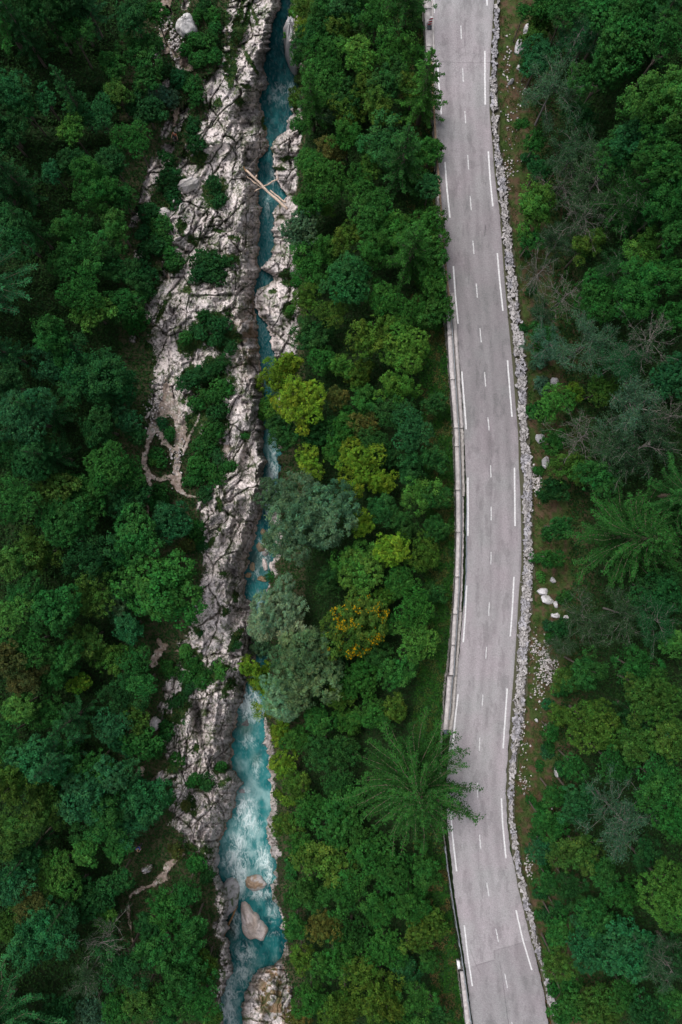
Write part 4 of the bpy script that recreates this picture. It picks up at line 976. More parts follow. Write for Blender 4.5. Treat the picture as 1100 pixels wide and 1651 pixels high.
TREES = '''
S 15 15 44 d;B 70 8 38 d;B 118 12 34 d;S 38 82 40 m;B 116 52 28 m;B 164 60 36 t;B 214 28 30 d;B 188 152 25 o;B 180 108 22 m;B 74 164 20 t;B 14 150 34 t;B 117 213 20 l;B 126 176 15 m;B 160 186 30 t;B 216 226 28 m;B 236 180 26 d;B 242 122 22 m;B 222 84 26 m;B 85 278 18 t;B 38 240 36 d;B 8 212 34 d;B 155 303 38 m;B 197 318 26 m;B 188 368 28 l;B 112 372 30 m;S 62 330 38 d;B 16 372 38 d;B 142 402 28 m;B 84 400 26 d;B 180 262 26 d;B 120 262 26 d;B 75 110 30 d;B 40 175 24 d;B 250 20 18 m;
L 2 486 100 t;B 110 428 30 m;B 132 470 36 m;B 150 505 28 l;B 178 432 28 d;B 216 446 24 d;B 200 494 28 m;B 88 544 36 m;B 42 585 32 t;B 12 620 34 d;B 100 592 36 t;B 150 604 46 d;B 192 622 34 d;B 36 674 44 t;B 110 676 40 d;B 160 690 34 d;B 204 676 24 t;B 60 742 38 d;B 116 742 36 d;B 177 751 38 m;B 212 766 24 m;B 28 806 36 m;B 92 792 30 o;B 142 806 36 m;B 200 812 28 t;B 8 726 30 d;B 226 790 18 d;B 222 700 16 d;
B 108 842 44 m;B 16 908 32 l;B 63 892 34 o;B 146 894 36 d;B 218 868 42 m;B 282 842 40 t;B 262 950 58 m;B 202 962 34 g;B 208 1012 28 t;B 82 978 46 m;B 148 958 32 o;B 14 990 32 l;B 44 1040 32 m;B 8 1060 28 b;B 102 1062 26 m;B 144 1030 22 o;B 185 1058 28 o;B 218 1068 24 m;B 44 1096 28 b;B 90 1088 28 m;B 128 1101 15 y;B 150 1134 34 d;B 200 1118 32 d;B 230 1104 24 m;B 32 1142 30 l;B 218 1156 22 o;B 80 1150 28 m;B 8 1190 30 m;B 54 1230 40 t;S 128 1190 40 t;B 180 1168 28 t;B 195 1198 22 t;B 230 1196 24 m;B 104 1244 32 m;B 150 1238 32 m;B 30 960 20 d;B 190 915 28 d;
B 20 1262 34 o;B 76 1290 36 o;B 142 1275 42 t;B 168 1318 38 m;B 230 1282 42 t;B 208 1326 26 t;B 26 1336 38 o;B 84 1334 28 d;B 138 1368 24 l;B 95 1404 38 l;B 194 1364 20 m;B 46 1386 26 d;B 12 1422 34 t;B 50 1456 28 b;B 74 1498 46 t;B 16 1492 28 o;B 142 1408 28 d;B 152 1446 28 d;B 169 1478 18 l;B 190 1420 20 d;B 267 1462 32 m;B 256 1529 34 m;B 300 1436 24 m;B 312 1500 32 m;B 298 1556 36 m;B 334 1556 22 o;B 200 1556 34 d;D 168 1520 36 g;P 140 1580 30 g;L 24 1592 108 t;B 232 1612 36 o;B 188 1628 28 m;B 282 1606 34 m;B 328 1612 26 m;B 148 1630 28 v;B 92 1630 28 d;B 240 1492 20 d;B 345 1640 18 o;B 270 1650 24 d;
B 494 12 20 o;B 492 46 15 y;B 524 18 30 d;B 508 62 32 d;B 562 18 36 t;B 543 54 26 o;B 606 30 32 m;S 650 45 46 m;B 581 94 30 l;B 592 132 24 o;B 640 92 34 m;B 528 92 30 m;B 520 138 34 m;B 555 160 26 d;B 626 136 30 d;B 666 140 20 o;B 510 174 26 v;B 565 178 26 o;B 612 182 28 o;S 674 200 44 m;S 506 212 36 m;B 560 222 28 m;B 619 232 32 t;B 694 245 20 m;B 536 244 26 b;B 496 262 24 m;B 658 266 28 m;B 522 296 40 m;B 596 270 20 l;B 586 306 32 m;S 642 306 50 d;B 496 330 22 m;B 524 338 12 l;B 694 300 18 t;B 598 352 34 m;B 486 370 28 v;B 560 380 26 o;B 640 372 34 m;B 686 372 36 m;B 604 404 30 m;B 530 408 26 m;B 700 412 22 m;
B 500 432 30 m;B 566 458 44 t;S 655 440 52 m;B 700 452 28 m;B 616 484 28 m;B 492 482 24 o;B 536 502 24 o;B 655 502 30 m;B 704 502 24 m;B 596 548 36 o;B 652 564 42 l;B 500 542 28 d;B 520 578 26 m;B 551 594 20 l;B 582 604 22 o;B 466 588 22 y;B 638 624 32 l;B 588 644 24 m;B 490 645 42 y;B 444 610 27 y;B 432 660 24 l;B 448 690 18 d;B 543 640 18 b;B 556 690 28 m;B 584 682 20 b;B 638 668 30 d;B 600 716 26 d;B 663 694 34 t;B 516 694 28 d;B 462 706 24 d;B 496 743 24 y;B 578 748 34 y;B 616 778 24 y;B 662 756 30 t;B 676 796 26 l;B 700 742 22 d;B 700 650 20 d;B 540 730 22 m;B 626 735 18 d;
W 500 838 64 v;W 452 800 32 v;B 584 845 22 y;B 578 916 40 l;B 630 886 30 y;B 619 960 18 l;B 645 936 28 m;B 684 894 28 o;O 573 1003 46 o;B 671 1030 32 l;B 668 976 30 m;B 702 960 18 d;W 456 985 46 w;W 494 1066 56 v;W 460 1112 36 w;B 424 1036 20 v;B 432 870 12 v;B 581 1093 30 m;B 545 1058 24 d;B 640 1086 28 m;B 546 1122 22 o;B 610 1056 22 d;B 622 1008 18 m;B 600 1150 26 m;B 640 1140 22 o;B 560 1160 22 m;B 560 1205 22 d;B 530 935 24 d;B 615 822 22 d;B 650 846 24 d;B 702 850 20 d;B 702 800 18 d;
B 402 1078 18 y;B 428 1092 22 y;B 444 1132 24 y;B 452 1180 20 y;B 458 1232 20 y;L 660 1226 118 k;B 476 1262 22 o;B 480 1190 24 m;B 512 1160 26 m;B 524 1210 30 d;B 500 1300 28 m;B 548 1260 26 d;B 548 1320 36 m;B 466 1330 20 o;B 486 1368 26 m;B 532 1384 36 o;B 590 1372 34 m;B 636 1404 38 m;B 684 1400 28 m;B 498 1432 30 m;B 558 1440 34 m;B 612 1464 30 m;B 664 1456 34 m;B 478 1492 20 m;B 524 1490 26 b;B 568 1506 30 d;B 620 1528 32 m;B 682 1494 30 o;B 484 1546 20 o;B 536 1552 32 m;B 584 1568 30 o;B 655 1560 22 t;B 690 1552 14 m;B 500 1606 28 m;B 556 1618 36 o;B 618 1610 36 o;B 674 1612 28 m;B 480 1640 20 b;B 640 1650 28 m;B 700 1640 20 d;
B 880 10 28 m;B 866 44 20 o;B 912 16 26 m;P 930 54 36 t;B 984 18 40 m;B 1050 12 40 m;B 1010 66 44 m;B 1078 62 34 m;B 868 96 30 t;B 928 96 28 t;P 893 142 46 v;B 974 116 38 m;B 1056 168 46 l;B 1094 150 28 l;B 1034 214 36 t;B 940 190 26 d;P 930 242 38 g;B 998 246 34 m;B 1062 262 44 m;P 965 292 42 g;D 905 296 32 g;B 863 335 36 l;D 948 342 44 g;P 1018 318 40 m;B 1082 322 38 m;P 902 388 30 g;B 944 396 24 o;B 1043 400 26 l;B 998 376 30 d;B 1085 378 28 m;
D 870 436 32 g;D 912 476 38 m;P 880 500 24 g;B 964 484 38 m;B 1030 468 44 m;B 1084 440 30 m;P 998 428 28 d;P 952 552 44 v;D 1050 546 42 g;B 1086 508 28 m;P 882 560 30 v;P 1005 580 36 t;B 893 649 30 l;B 925 634 16 y;B 972 630 24 o;B 1080 608 28 t;P 1022 664 46 v;D 946 702 44 g;P 1040 726 50 g;D 1078 668 34 g;B 926 752 30 o;B 968 768 30 m;L 1064 800 64 m;B 894 790 22 d;L 978 862 92 m;
P 950 1000 40 g;P 1010 994 42 g;B 1062 952 34 d;B 1080 1036 20 l;P 1060 996 34 t;B 946 1082 34 m;B 912 1092 24 o;B 1026 1078 34 m;B 953 1167 42 o;B 1056 1123 42 o;B 1026 1196 34 o;B 1078 1190 36 o;B 924 1234 24 m;B 988 1232 28 m;B 1060 1240 30 m;B 995 1130 28 d;P 905 1040 22 g;
B 931 1292 28 t;B 892 1330 22 m;B 878 1368 20 t;B 934 1371 32 o;P 1002 1319 52 v;B 1070 1268 36 m;B 1084 1320 30 m;B 972 1402 30 m;B 1074 1431 46 l;B 1008 1440 28 m;B 918 1432 24 d;B 954 1474 34 m;B 950 1528 42 t;B 1016 1530 44 t;B 900 1500 24 m;B 896 1552 28 o;B 1010 1602 30 m;B 1060 1502 28 d;P 1078 1552 38 g;B 958 1620 38 o;B 1044 1632 36 d;B 916 1620 24 m;B 1090 1610 24 m;B 1040 1370 24 d;B 846 18 12 m;B 852 64 14 o;B 850 108 16 m;B 862 232 18 m;B 868 272 18 d;B 856 390 16 m;B 876 540 20 m;B 872 622 14 v;B 872 668 16 m;B 896 712 20 m;B 902 850 20 m;B 888 900 18 m;B 905 1010 18 d;B 890 1180 16 m;B 892 1282 20 m;B 872 1320 16 m;B 884 1420 18 m;B 898 1470 18 d;B 916 1590 20 m;B 902 1150 16 o;S 1010 120 40 d;S 28 330 42 d;S 92 60 36 d;P 990 720 40 g;S 150 210 30 d
'''

BUSHES = '''
330 8 14 d;318 28 12 m;345 25 14 m;258 70 9 d;240 66 12 d;312 62 14 m;330 70 18 m;345 50 14 m;300 82 12 m;322 96 16 m;345 92 16 m;268 115 18 d;290 128 18 t;310 138 18 m;318 160 14 m;262 155 18 v;282 160 14 v;262 185 10 l;312 210 18 d;318 232 16 d;268 255 14 d;272 290 22 d;280 322 18 d;345 300 18 d;352 325 14 d;242 345 18 d;260 372 22 m;230 375 14 t;245 400 22 d;272 405 16 m;335 420 24 d;322 442 20 d;345 448 20 d;360 422 14 d;282 425 16 m;
222 520 22 m;238 475 14 d;236 440 20 d;330 510 14 d;355 525 20 d;300 545 14 m;322 535 14 d;348 548 16 d;372 560 14 d;310 612 22 d;335 600 16 d;355 590 18 d;360 625 20 m;340 640 18 m;318 650 14 m;352 665 18 d;345 695 20 m;262 684 12 t;275 700 12 m;256 738 17 m;249 745 10 l;330 720 20 m;322 750 22 m;342 765 20 m;312 775 14 m;350 735 14 d;366 752 14 m;330 795 14 d;395 703 6 m;262 800 20 m;248 812 14 m;315 855 20 m;300 880 16 b;325 880 12 d;318 1020 10 d;300 1050 12 l;312 1072 16 m;300 1092 14 m;328 1090 18 m;305 1110 12 d;272 1078 18 m;285 1130 14 d;270 1180 16 m;258 1205 14 m;285 1225 14 m;300 1165 6 m;335 1262 16 d;312 1258 12 m;355 1238 12 m;272 1290 12 m;300 1298 10 b;285 1372 14 b;318 1392 18 m;335 1412 14 d;355 1080 16 l;380 1040 10 d;
476 60 14 l;480 20 14 l;482 95 12 m;478 160 14 o;482 205 14 m;470 585 14 m;455 600 12 y;470 500 9 l;478 455 9 m;482 420 12 m;480 380 14 v;430 945 14 l;440 930 10 m;468 1290 12 y;455 1330 10 o;470 1400 14 m;474 1450 14 m;472 1500 12 m;450 1280 8 y;
885 1135 11 t;880 1210 12 t;905 1240 12 d;870 1300 10 m;862 660 12 m;848 90 9 m;842 200 10 m;850 255 11 d;856 330 9 m;848 410 8 m;866 500 10 d;872 560 12 m;868 760 9 m;874 800 9 d;880 860 12 m;872 930 9 l;890 1030 12 m;905 1110 14 m;884 1205 11 m;870 1235 9 m;856 1290 9 m;862 1345 11 m;878 1395 12 m;870 1475 9 m;884 1520 10 m;856 470 9 d;870 900 12 m;884 1010 9 t;904 1020 10 d;912 960 12 m;872 1440 12 d;880 1470 12 d;895 1590 14 m;905 1640 14 m;845 530 7 d;875 620 12 v;868 585 12 v
'''
placed = []
def ground_at(x, y):
    """elevation of the smooth ground under world x, y (walk down the vertical until it meets the slope)"""
    zs = np.arange(26.0, -14.0, -0.25)
    u, v = pix(x, y, zs)
    g_ = base_h(u, v) - zs
    i = int(np.argmax(g_ >= 0)) if (g_ >= 0).any() else len(zs) - 1
    return float(zs[i]), u[i], v[i]

cnt = {}
EMPTY_N = {'B': 'broadleaf_tree', 'S': 'spruce_tree', 'W': 'willow_tree', 'O': 'broadleaf_tree', 'P': 'pine_tree', 'D': 'dead_tree', 'L': 'larch_tree', 'h': 'bush'}
rr = random.Random(11)
def place(kind, u, v, r, ck):
    key = kind
    if kind == 'B': key = 'Bs' if r < 24 else ('Bm' if r < 38 else 'Bl')
    i = cnt.get(key, 0); cnt[key] = i + 1
    cr_, tk, R0, h0 = LIB[key][(i * 7 + i // 3) % len(LIB[key])]
    c3, cw = COLS[ck]
    if kind in 'SL':
        g0 = float(base_h(np.array(float(u)), np.array(float(v))))
        x, y = P(u, v, g0)
        sc_ = r * S / R0
        zs = (0.9 if kind == 'L' else 1.0) * (0.75 + .25 * sc_)
        if kind == 'S': sc_ *= 0.92; zs = min(1.1, .62 + .33 * sc_)
        o = empty(EMPTY_N[kind], (x, y, g0 - .1), rr.uniform(0, 6.28)); o.scale = (sc_, sc_, zs)
    else:
        g0 = float(base_h(np.array(float(u)), np.array(float(v))))
        Rm = r * S
        if kind == 'h': zc = g0 + Rm * .35; x, y = P(u, v, zc)
        else:
            zc = g0 + Rm * (1.3 if kind in 'PD' else 1.2) + rr.uniform(1.0, 3.4)
            x, y = P(u, v, zc); g0 = max(ground_at(x, y)[0], zc - Rm * 1.5 - 5.0)
        Rm = r * S * (H - zc) / H * (1.0 if kind == 'h' else 1.14)
        sc_ = Rm / R0
        o = empty(EMPTY_N[kind], (x, y, g0), rr.uniform(0, 6.28)); o.scale = (sc_ * rr.uniform(.88, 1.14), sc_ * rr.uniform(.88, 1.14), sc_)
    c3 = (c3[0] * 1.22, c3[1] * 1.26, c3[2] * .88) if 420 < u < 735 and kind != 'h' else (c3[0] * .98, c3[1] * 1.20, c3[2] * 1.0)
    for nm, me in (('crown', cr_), ('trunk', tk)):
        if kind in 'PD' and False: pass
        c = bpy.data.objects.new(nm, me); col.objects.link(c); c.parent = o
        if kind not in 'SL':
            dz = (zc - g0) / sc_
            if nm == 'crown': c.location = (0, 0, dz)
            else:
                # the trunk reaches from the ground to the crown's middle
                c.location = (0, 0, dz); c.scale = (1, 1, max(.1, dz / h0)) if kind not in 'PD' else (1, 1, 1)
        if nm == 'crown':
            k = rr.uniform(.86, 1.16)
            c.color = (c3[0] * k * rr.uniform(.9, 1.12), c3[1] * k, c3[2] * k * rr.uniform(.88, 1.12), 1)
    placed.append((o, kind, u, v, r, cw, ck))
    return o

swap = 0
for it in TREES.replace('\n', '').split(';'):
    p = it.split()
    if len(p) == 5 and p[0] == 'B' and p[4] in 'dt' and 24 <= float(p[3]) <= 40 and (float(p[1]) < 190 or float(p[1]) > 900):
        swap += 1
        if swap % 3 == 0: p[0] = 'S'
    if len(p) == 5: place(p[0], float(p[1]), float(p[2]), float(p[3]), p[4])
for it in BUSHES.replace('\n', '').split(';'):
    p = it.split()
    if len(p) == 4: place('h', float(p[0]), float(p[1]), float(p[2]) * (0.86 if 205 < float(p[0]) < 380 else .95), p[3])

# labels: look, then where it stands, counted along a named row of the valley
BAND = [(55, 'at the top of the photo'), (110, 'just below the top of the photo'), (200, 'level with the upper pool'), (262, 'just above the log jam'), (330, 'level with the log jam'), (400, 'just below the log jam'), (480, 'level with the narrow rock bridge'), (560, 'above the yellow river tree'), (615, 'level with the yellow tree top'), (680, 'level with the yellow river tree'), (740, 'level with the forked path'), (790, 'level with the foot of the forked path'), (860, 'level with the upper willow'), (930, 'level with the small river stones'),
        (985, 'above the orange tree'), (1050, 'level with the orange tree'), (1110, 'level with the lowest willow'), (1160, 'level with the waterfall'), (1225, 'level with the cave hollow'), (1290, 'level with the larch by the road'), (1345, 'level with the wide rapids'), (1405, 'level with the head of the lower path'), (1465, 'level with the midstream boulders'), (1525, 'level with the white wedge boulder'), (1580, 'level with the road patch'), (1999, 'at the bottom of the photo')]
ORD = ['first', 'second', 'third', 'fourth', 'fifth', 'sixth', 'seventh', 'eighth', 'ninth', 'tenth', 'eleventh', 'twelfth', 'thirteenth', 'fourteenth', 'fifteenth', 'sixteenth']
NOUN = {'B': 'broadleaf tree', 'O': 'tree with orange leaves', 'W': 'willow', 'S': 'spruce', 'L': 'larch', 'P': 'thin pine', 'D': 'mostly bare tree', 'h': 'bush'}
CATN = {'B': 'tree', 'O': 'tree', 'W': 'tree', 'S': 'tree', 'L': 'tree', 'P': 'tree', 'D': 'tree', 'h': 'bush'}
groups = {}
for rec in placed:
    o, kind, u, v, r, cw, ck = rec
    b = next(i for i, (y_, _) in enumerate(BAND) if v < y_)
    reg = 0 if u < 232 or (u < 352 and kind != 'h' and v > 700) else (1 if u < 470 and (kind == 'h' or u < 420) else (2 if u < 740 else 3))
    groups.setdefault((b, reg, kind == 'h'), []).append(rec)
FROM = ['from the left edge', 'from the left on the rocks', 'from the river', 'from the road']
for (b, reg, isb), recs in groups.items():
    recs.sort(key=lambda q: q[2])
    for i, (o, kind, u, v, r, cw, ck) in enumerate(recs):
        same = [q for q in recs if q[1] == kind and q[5] == cw]
        lab = '%s %s, %s %s, %s' % (cw, NOUN[kind], ORD[i], ('bush ' if isb else 'tree ') + FROM[reg], BAND[b][1])
        w = lab.split()
        if len(w) > 16: lab = ' '.join(w[1:]) if len(w) == 17 else '%s, %s %s, %s' % (NOUN[kind], ORD[i], FROM[reg], BAND[b][1])
        GR = ['trees of the dark left wood', 'plants on the gorge rocks', 'trees between river and road', 'trees on the slope right of the road']
        tag(o, lab, CATN[kind], ('bushes: ' if isb else '') + GR[reg])

# ------------------------------------------------------------------ ground cover (nobody could count it)
def cover(name, n, seed, test, colf, size, up=.9, spread=.12, k=3, zoff=.05, aspect=.5, box_=(-200, 1300, -200, 1850), fine=False):
    rs = np.random.RandomState(seed)
    u = rs.uniform(box_[0], box_[1], n); v = rs.uniform(box_[2], box_[3], n)
    ok = test(u, v, rs); u = u[ok]; v = v[ok]
    if fine:
        iu = np.clip(np.round(u - fu[0]).astype(int), 0, len(fu) - 1); iv = np.clip(np.round(v - fv[0]).astype(int), 0, len(fv) - 1)
        hh = h[iv, iu]
    else:
        a = (u - gu[0]) / 4; b = (v - gv[0]) / 4; ia = a.astype(int); ib = b.astype(int); fa_ = a - ia; fb_ = b - ib
        hh = (gh[ib, ia] * (1 - fa_) + gh[ib, ia + 1] * fa_) * (1 - fb_) + (gh[ib + 1, ia] * (1 - fa_) + gh[ib + 1, ia + 1] * fa_) * fb_
        iu = np.clip(np.round(u - fu[0]).astype(int), 0, len(fu) - 1); iv = np.clip(np.round(v - fv[0]).astype(int), 0, len(fv) - 1)
        hh = np.where((u > fu[0]) & (u < fu[-1]) & (v > fv[0]) & (v < fv[-1]), np.maximum(hh, h[iv, iu]), hh)
    x, y = P(u, v, hh)
    c = np.stack([x, y, hh], -1)
    cc = (c[:, None] + rs.normal(size=(len(c), k, 3)) * [spread, spread, spread * .5] + [0, 0, zoff]).reshape(-1, 3)
    tc = np.repeat(colf(u, v, rs), k, 0) * tints(len(cc), rs, .3)
    vv, ff, tn = leaves_mesh(cc, np.array([0, 0, up]) + rs.normal(size=(len(cc), 3)) * .5, rs.uniform(size[0], size[1], len(cc)), tc, rs, aspect)
    o = mesh_obj(name, vv, ff, M_leaf, None, False, {'tint': ('FACE', tn)})
    o.color = (1, 1, 1, 1)
    return tag(o, kind='stuff')

def t_forest(u, v, rs):
    rm_, vm_, pm_ = masks(u, v)
    m = ~(((rm_ > .3) & (vm_ < .5)) | (pm_ > .3)) & ((u < road_l(v) - 17) | (u > dsw_o(v) + 60))
    return m & ~((u > water_l(v) - 12) & (u < water_r(v) + 3))
def c_forest(u, v, rs):
    n_ = fbm(u / 22, v / 22, 91, 4)[:, None]
    return np.array([.010, .036, .010]) * (1 - n_) + np.array([.022, .066, .015]) * n_
cover('undergrowth', 380000, 1, t_forest, c_forest, (.09, .18), spread=.16, k=2, zoff=.12)
def t_bank(u, v, rs):
    n_ = fbm(u / 9, v / 9, 92, 4)
    return (u > dsw_o(v) + .5) & (u < dsw_o(v) + 75) & (n_ + rs.rand(len(u)) * .12 < .60)
def c_bank(u, v, rs):
    n_ = sstep(.48, .62, fbm(u / 8, v / 8, 93, 5))[:, None]
    return np.array([.018, .066, .011]) * (1 - n_) + np.array([.060, .060, .020]) * n_
cover('grass', 170000, 2, t_bank, c_bank, (.04, .09), up=.5, spread=.09, k=3, zoff=.05, aspect=.35, box_=(780, 1040, -150, 1800))
def t_verge(u, v, rs):
    a = road_l(v) - np.interp(v, [95, 100, 470, 480, 1180, 1200], [16, 12, 8, 19, 16, 12])
    return (u < a) & (u > a - 48) & ((v > 480) & (v < 1190) | (v > 1380) | (rs.rand(len(u)) < .4))
def c_verge(u, v, rs):
    n_ = sstep(.48, .62, fbm(u / 9, v / 12, 94, 4))[:, None] * np.interp(v, [560, 1300, 1450], [.7, .3, .9])[:, None]
    g_ = np.array([.020, .085, .011])
    return g_ * (1 - n_) + np.array([.10, .075, .032]) * n_
cover('verge_plants', 70000, 3, t_verge, c_verge, (.07, .13), spread=.12, k=4, zoff=.12, box_=(640, 800, -100, 1750))
def t_pocket(u, v, rs):
    rm_, vm_, pm_ = masks(u, v)
    return (rm_ > .3) & (vm_ > .4) & (pm_ < .3) & ~((u > water_l(v)) & (u < water_r(v)))
def c_pocket(u, v, rs):
    n_ = sstep(.42, .6, fbm(u / 10, v / 10, 95, 4))[:, None]
    return np.array([.030, .075, .016]) * (1 - n_) + np.array([.075, .105, .03]) * n_
cover('rock_pocket_grass', 150000, 4, t_pocket, c_pocket, (.04, .09), up=.7, spread=.07, k=3, zoff=.05, box_=(190, 496, -50, 1700), fine=True)
def t_moss(u, v, rs):
    rm_, vm_, pm_ = masks(u, v)
    return (rm_ > .5) & (vm_ < .4) & (pm_ < .3) & (u < water_l(v) - 3) & (fbm(u / 9, v / 9, 96, 5) > .555)
cover('cushion_plants', 150000, 5, t_moss, c_pocket, (.03, .07), up=.8, spread=.05, k=3, zoff=.02, box_=(240, 496, -50, 1700), fine=True)
def t_gut(u, v, rs):
    a = road_r(v)
    return (u > a - 1.2 + fbm(u * 0, v / 8, 97) * 2 - 1) & (u < np.maximum(dsw_i(v) + .5, a + 1.2)) & (rs.rand(len(u)) < np.interp(v, [0, 300, 800, 900, 1200], [.4, .3, .35, .8, 1]))
def c_gut(u, v, rs):
    n_ = ((v > 1490) | ((v > 1400) & (v < 1440)))[:, None] * (rs.rand(len(u), 1) < .8)
    return np.where(n_, np.array([.13, .055, .03]), np.array([.030, .085, .016]))
cover('wall_foot_weeds', 60000, 6, t_gut, c_gut, (.04, .08), up=.6, spread=.06, k=3, zoff=.03, box_=(780, 900, -60, 1700))

# ------------------------------------------------------------------ loose boulders
def boulder(u, v, ru, rv_, ang, hz_, colr, label, seed, z=None, moss_=0.2, cat='boulder', group=None, poly=None, och=0.0):
    rs = np.random.RandomState(seed)
    nu, nv = 44, 22
    a = np.linspace(0, 2 * math.pi, nu, endpoint=False); e = np.linspace(-.5, math.pi / 2, nv)
    A, E = np.meshgrid(a, e)
    d = np.stack([np.cos(A) * np.cos(E), np.sin(A) * np.cos(E), np.sin(E)], -1)
    # planar facets cut a rounded block
    rad = np.ones(A.shape) * 1.15
    pn = dirs(16, rs, -.3); off = rs.uniform(.78, 1.02, 16)
    for q in range(16):
        dt = (d * pn[q]).sum(-1); rad = np.where(dt > .05, np.minimum(rad, off[q] / np.maximum(dt, .05)), rad)
    if poly is not None:
        pa = np.arctan2(-(np.array(poly)[:, 1] - v), np.array(poly)[:, 0] - u); pr_ = np.hypot(np.array(poly)[:, 0] - u, np.array(poly)[:, 1] - v)
        od = np.argsort(pa); pa = pa[od]; pr_ = pr_[od]
        rr_ = np.interp(np.mod(A + math.pi, 2 * math.pi) - math.pi, np.concatenate([pa - 2 * math.pi, pa, pa + 2 * math.pi]), np.concatenate([pr_, pr_, pr_]))
        rad = .94 + .10 * (rad - .9); sxy = rr_ * S
    nz_ = fbm(A * 2.2 + seed, E * 3, seed, 5) - .5
    nz_[:, :] = (fbm(np.cos(A) * 2 + seed, np.sin(A) * 2 + E * 2, seed, 5) - .5)
    nz2 = fbm(np.cos(A) * 6 + seed, np.sin(A) * 6 + E * 5, seed + 2, 5) - .5
    rad = rad * (1 + .26 * nz_ + .16 * nz2)
    g0 = float(base_h(np.array(float(u)), np.array(float(v)))) if z is None else z
    k = (H - g0) / H
    cx0, cy0 = P(u, v, g0 + hz_ * .4)
    t_ = math.radians(-ang)
    if poly is not None:
        lx = d[..., 0] * sxy * k * np.minimum(1, rad * 1.08); ly = d[..., 1] * sxy * k * np.minimum(1, rad * 1.08)
        ridge = d[..., 2] * (1 + .8 * nz_ + .45 * nz2) * (1 + .35 * np.cos(A - .6))
        X_ = lx; Y_ = ly; Z_ = ridge * hz_
    else:
        lx = d[..., 0] * rad * ru * S * k; ly = d[..., 1] * rad * rv_ * S * k
        X_ = lx * math.cos(t_) - ly * math.sin(t_); Y_ = lx * math.sin(t_) + ly * math.cos(t_); Z_ = d[..., 2] * rad * hz_
    vt = np.stack([X_, Y_, Z_], -1).reshape(-1, 3)
    i = np.arange(nv - 1)[:, None] * nu; j = np.arange(nu)[None, :]; j2 = (j + 1) % nu
    f = np.stack([i + j, i + j2, i + nu + j2, i + nu + j], -1).reshape(-1, 4)
    n1_ = fbm(X_ / .5 + seed, Y_ / .5, seed + 3, 5)
    cc = np.array(colr) * (.72 + .55 * n1_)[..., None]
    mf = np.clip(sstep(.52, .64, fbm(X_ / .7 + 9, Y_ / .7 + seed, seed + 7, 4)) * moss_ * 2, 0, .9)[..., None]
    cc = cc * (1 - mf) + np.array([.05, .09, .025]) * mf
    of = np.clip(sstep(.40, .60, fbm(X_ / .8 + 2, Y_ / .8 + seed, seed + 9, 4)) * och + sstep(.35, .0, Z_ / hz_) * och, 0, .9)[..., None]
    cc = cc * (1 - of) + np.array([.27, .16, .07]) * of
    o = mesh_obj('boulder', vt, f, M_rock, None, False, {'tint': ('POINT', cc.reshape(-1, 3))})
    o.location = (cx0, cy0, g0)
    tag(o, label, cat, group)
    return o
W0 = lambda v: float(water_z(np.array(float(v)))) - .25
pl_ = (.50, .46, .45); gy = (.33, .32, .33); oc = (.30, .245, .17); pk_ = (.70, .62, .60)
boulder(300, 38, 16, 17, 20, 1.3, (.52, .50, .50), 'large smooth pale boulder in the bushes beside the upper dirt path', 1, moss_=.03)
boulder(265, 343, 12, 10, 0, .7, pl_, 'round pale boulder among dark bushes left of the rock slabs', 2, moss_=.08)
boulder(300, 296, 20, 9, -20, .8, pl_, 'broad flat block at the left edge of the slabs near the log jam', 3, moss_=.1)
boulder(250, 1167, 8, 10, 10, .6, pl_, 'small pale rock between dark trees left of the cave hollow', 4, moss_=.1)
boulder(237, 1402, 9, 5, -30, .3, gy, 'grey stone lying beside the lower dirt path', 5, moss_=.1)
boulder(424, 134, 6, 12, 20, 1.6, gy, 'dark angular block at the foot of the cliff above the upper pool', 6, z=W0(134), moss_=.1)
boulder(468, 204, 6, 10, 10, 1.4, gy, 'small grey boulder on the right shore of the upper pool', 7, z=W0(204), moss_=.05)
boulder(470, 58, 12, 34, -8, 4.0, (.40, .39, .40), 'tall smooth grey rock on the right bank at the head of the gorge', 8, z=-9.5, moss_=.06)
boulder(369, 1450, 17, 31, 8, 1.9, (.42, .41, .42), 'big rounded mossy boulder on the left shore beside the white wedge', 9, z=W0(1450), moss_=.5)
boulder(410, 1424, 19, 14, 25, 1.0, pl_, 'ochre stained boulder in midstream above the white wedge', 10, z=W0(1424), moss_=.05, och=.75)
boulder(411, 1489, 1, 1, 0, 1.3, pk_, 'pale pink wedge shaped boulder standing in midstream', 11, z=W0(1489), moss_=0, och=.35,
        poly=[(390, 1452), (400, 1457), (408, 1471), (419, 1484), (427, 1492), (433, 1500), (429, 1509), (424, 1520), (412, 1517), (402, 1518), (392, 1508), (389, 1492), (388, 1474)])
boulder(339, 1388, 13, 15, 10, 1.5, gy, 'grey block below the overhanging cliff above the mossy boulder', 12, z=-10.8, moss_=.1)
boulder(392, 1275, 7, 5, 0, .5, gy, 'half sunken grey stone at the left edge of the rapids', 13, z=W0(1275), moss_=0)
boulder(396, 1166, 12, 13, 0, .42, (.12, .12, .12), 'dark submerged boulder at the foot of the waterfall', 14, z=W0(1166) - .1, moss_=0)
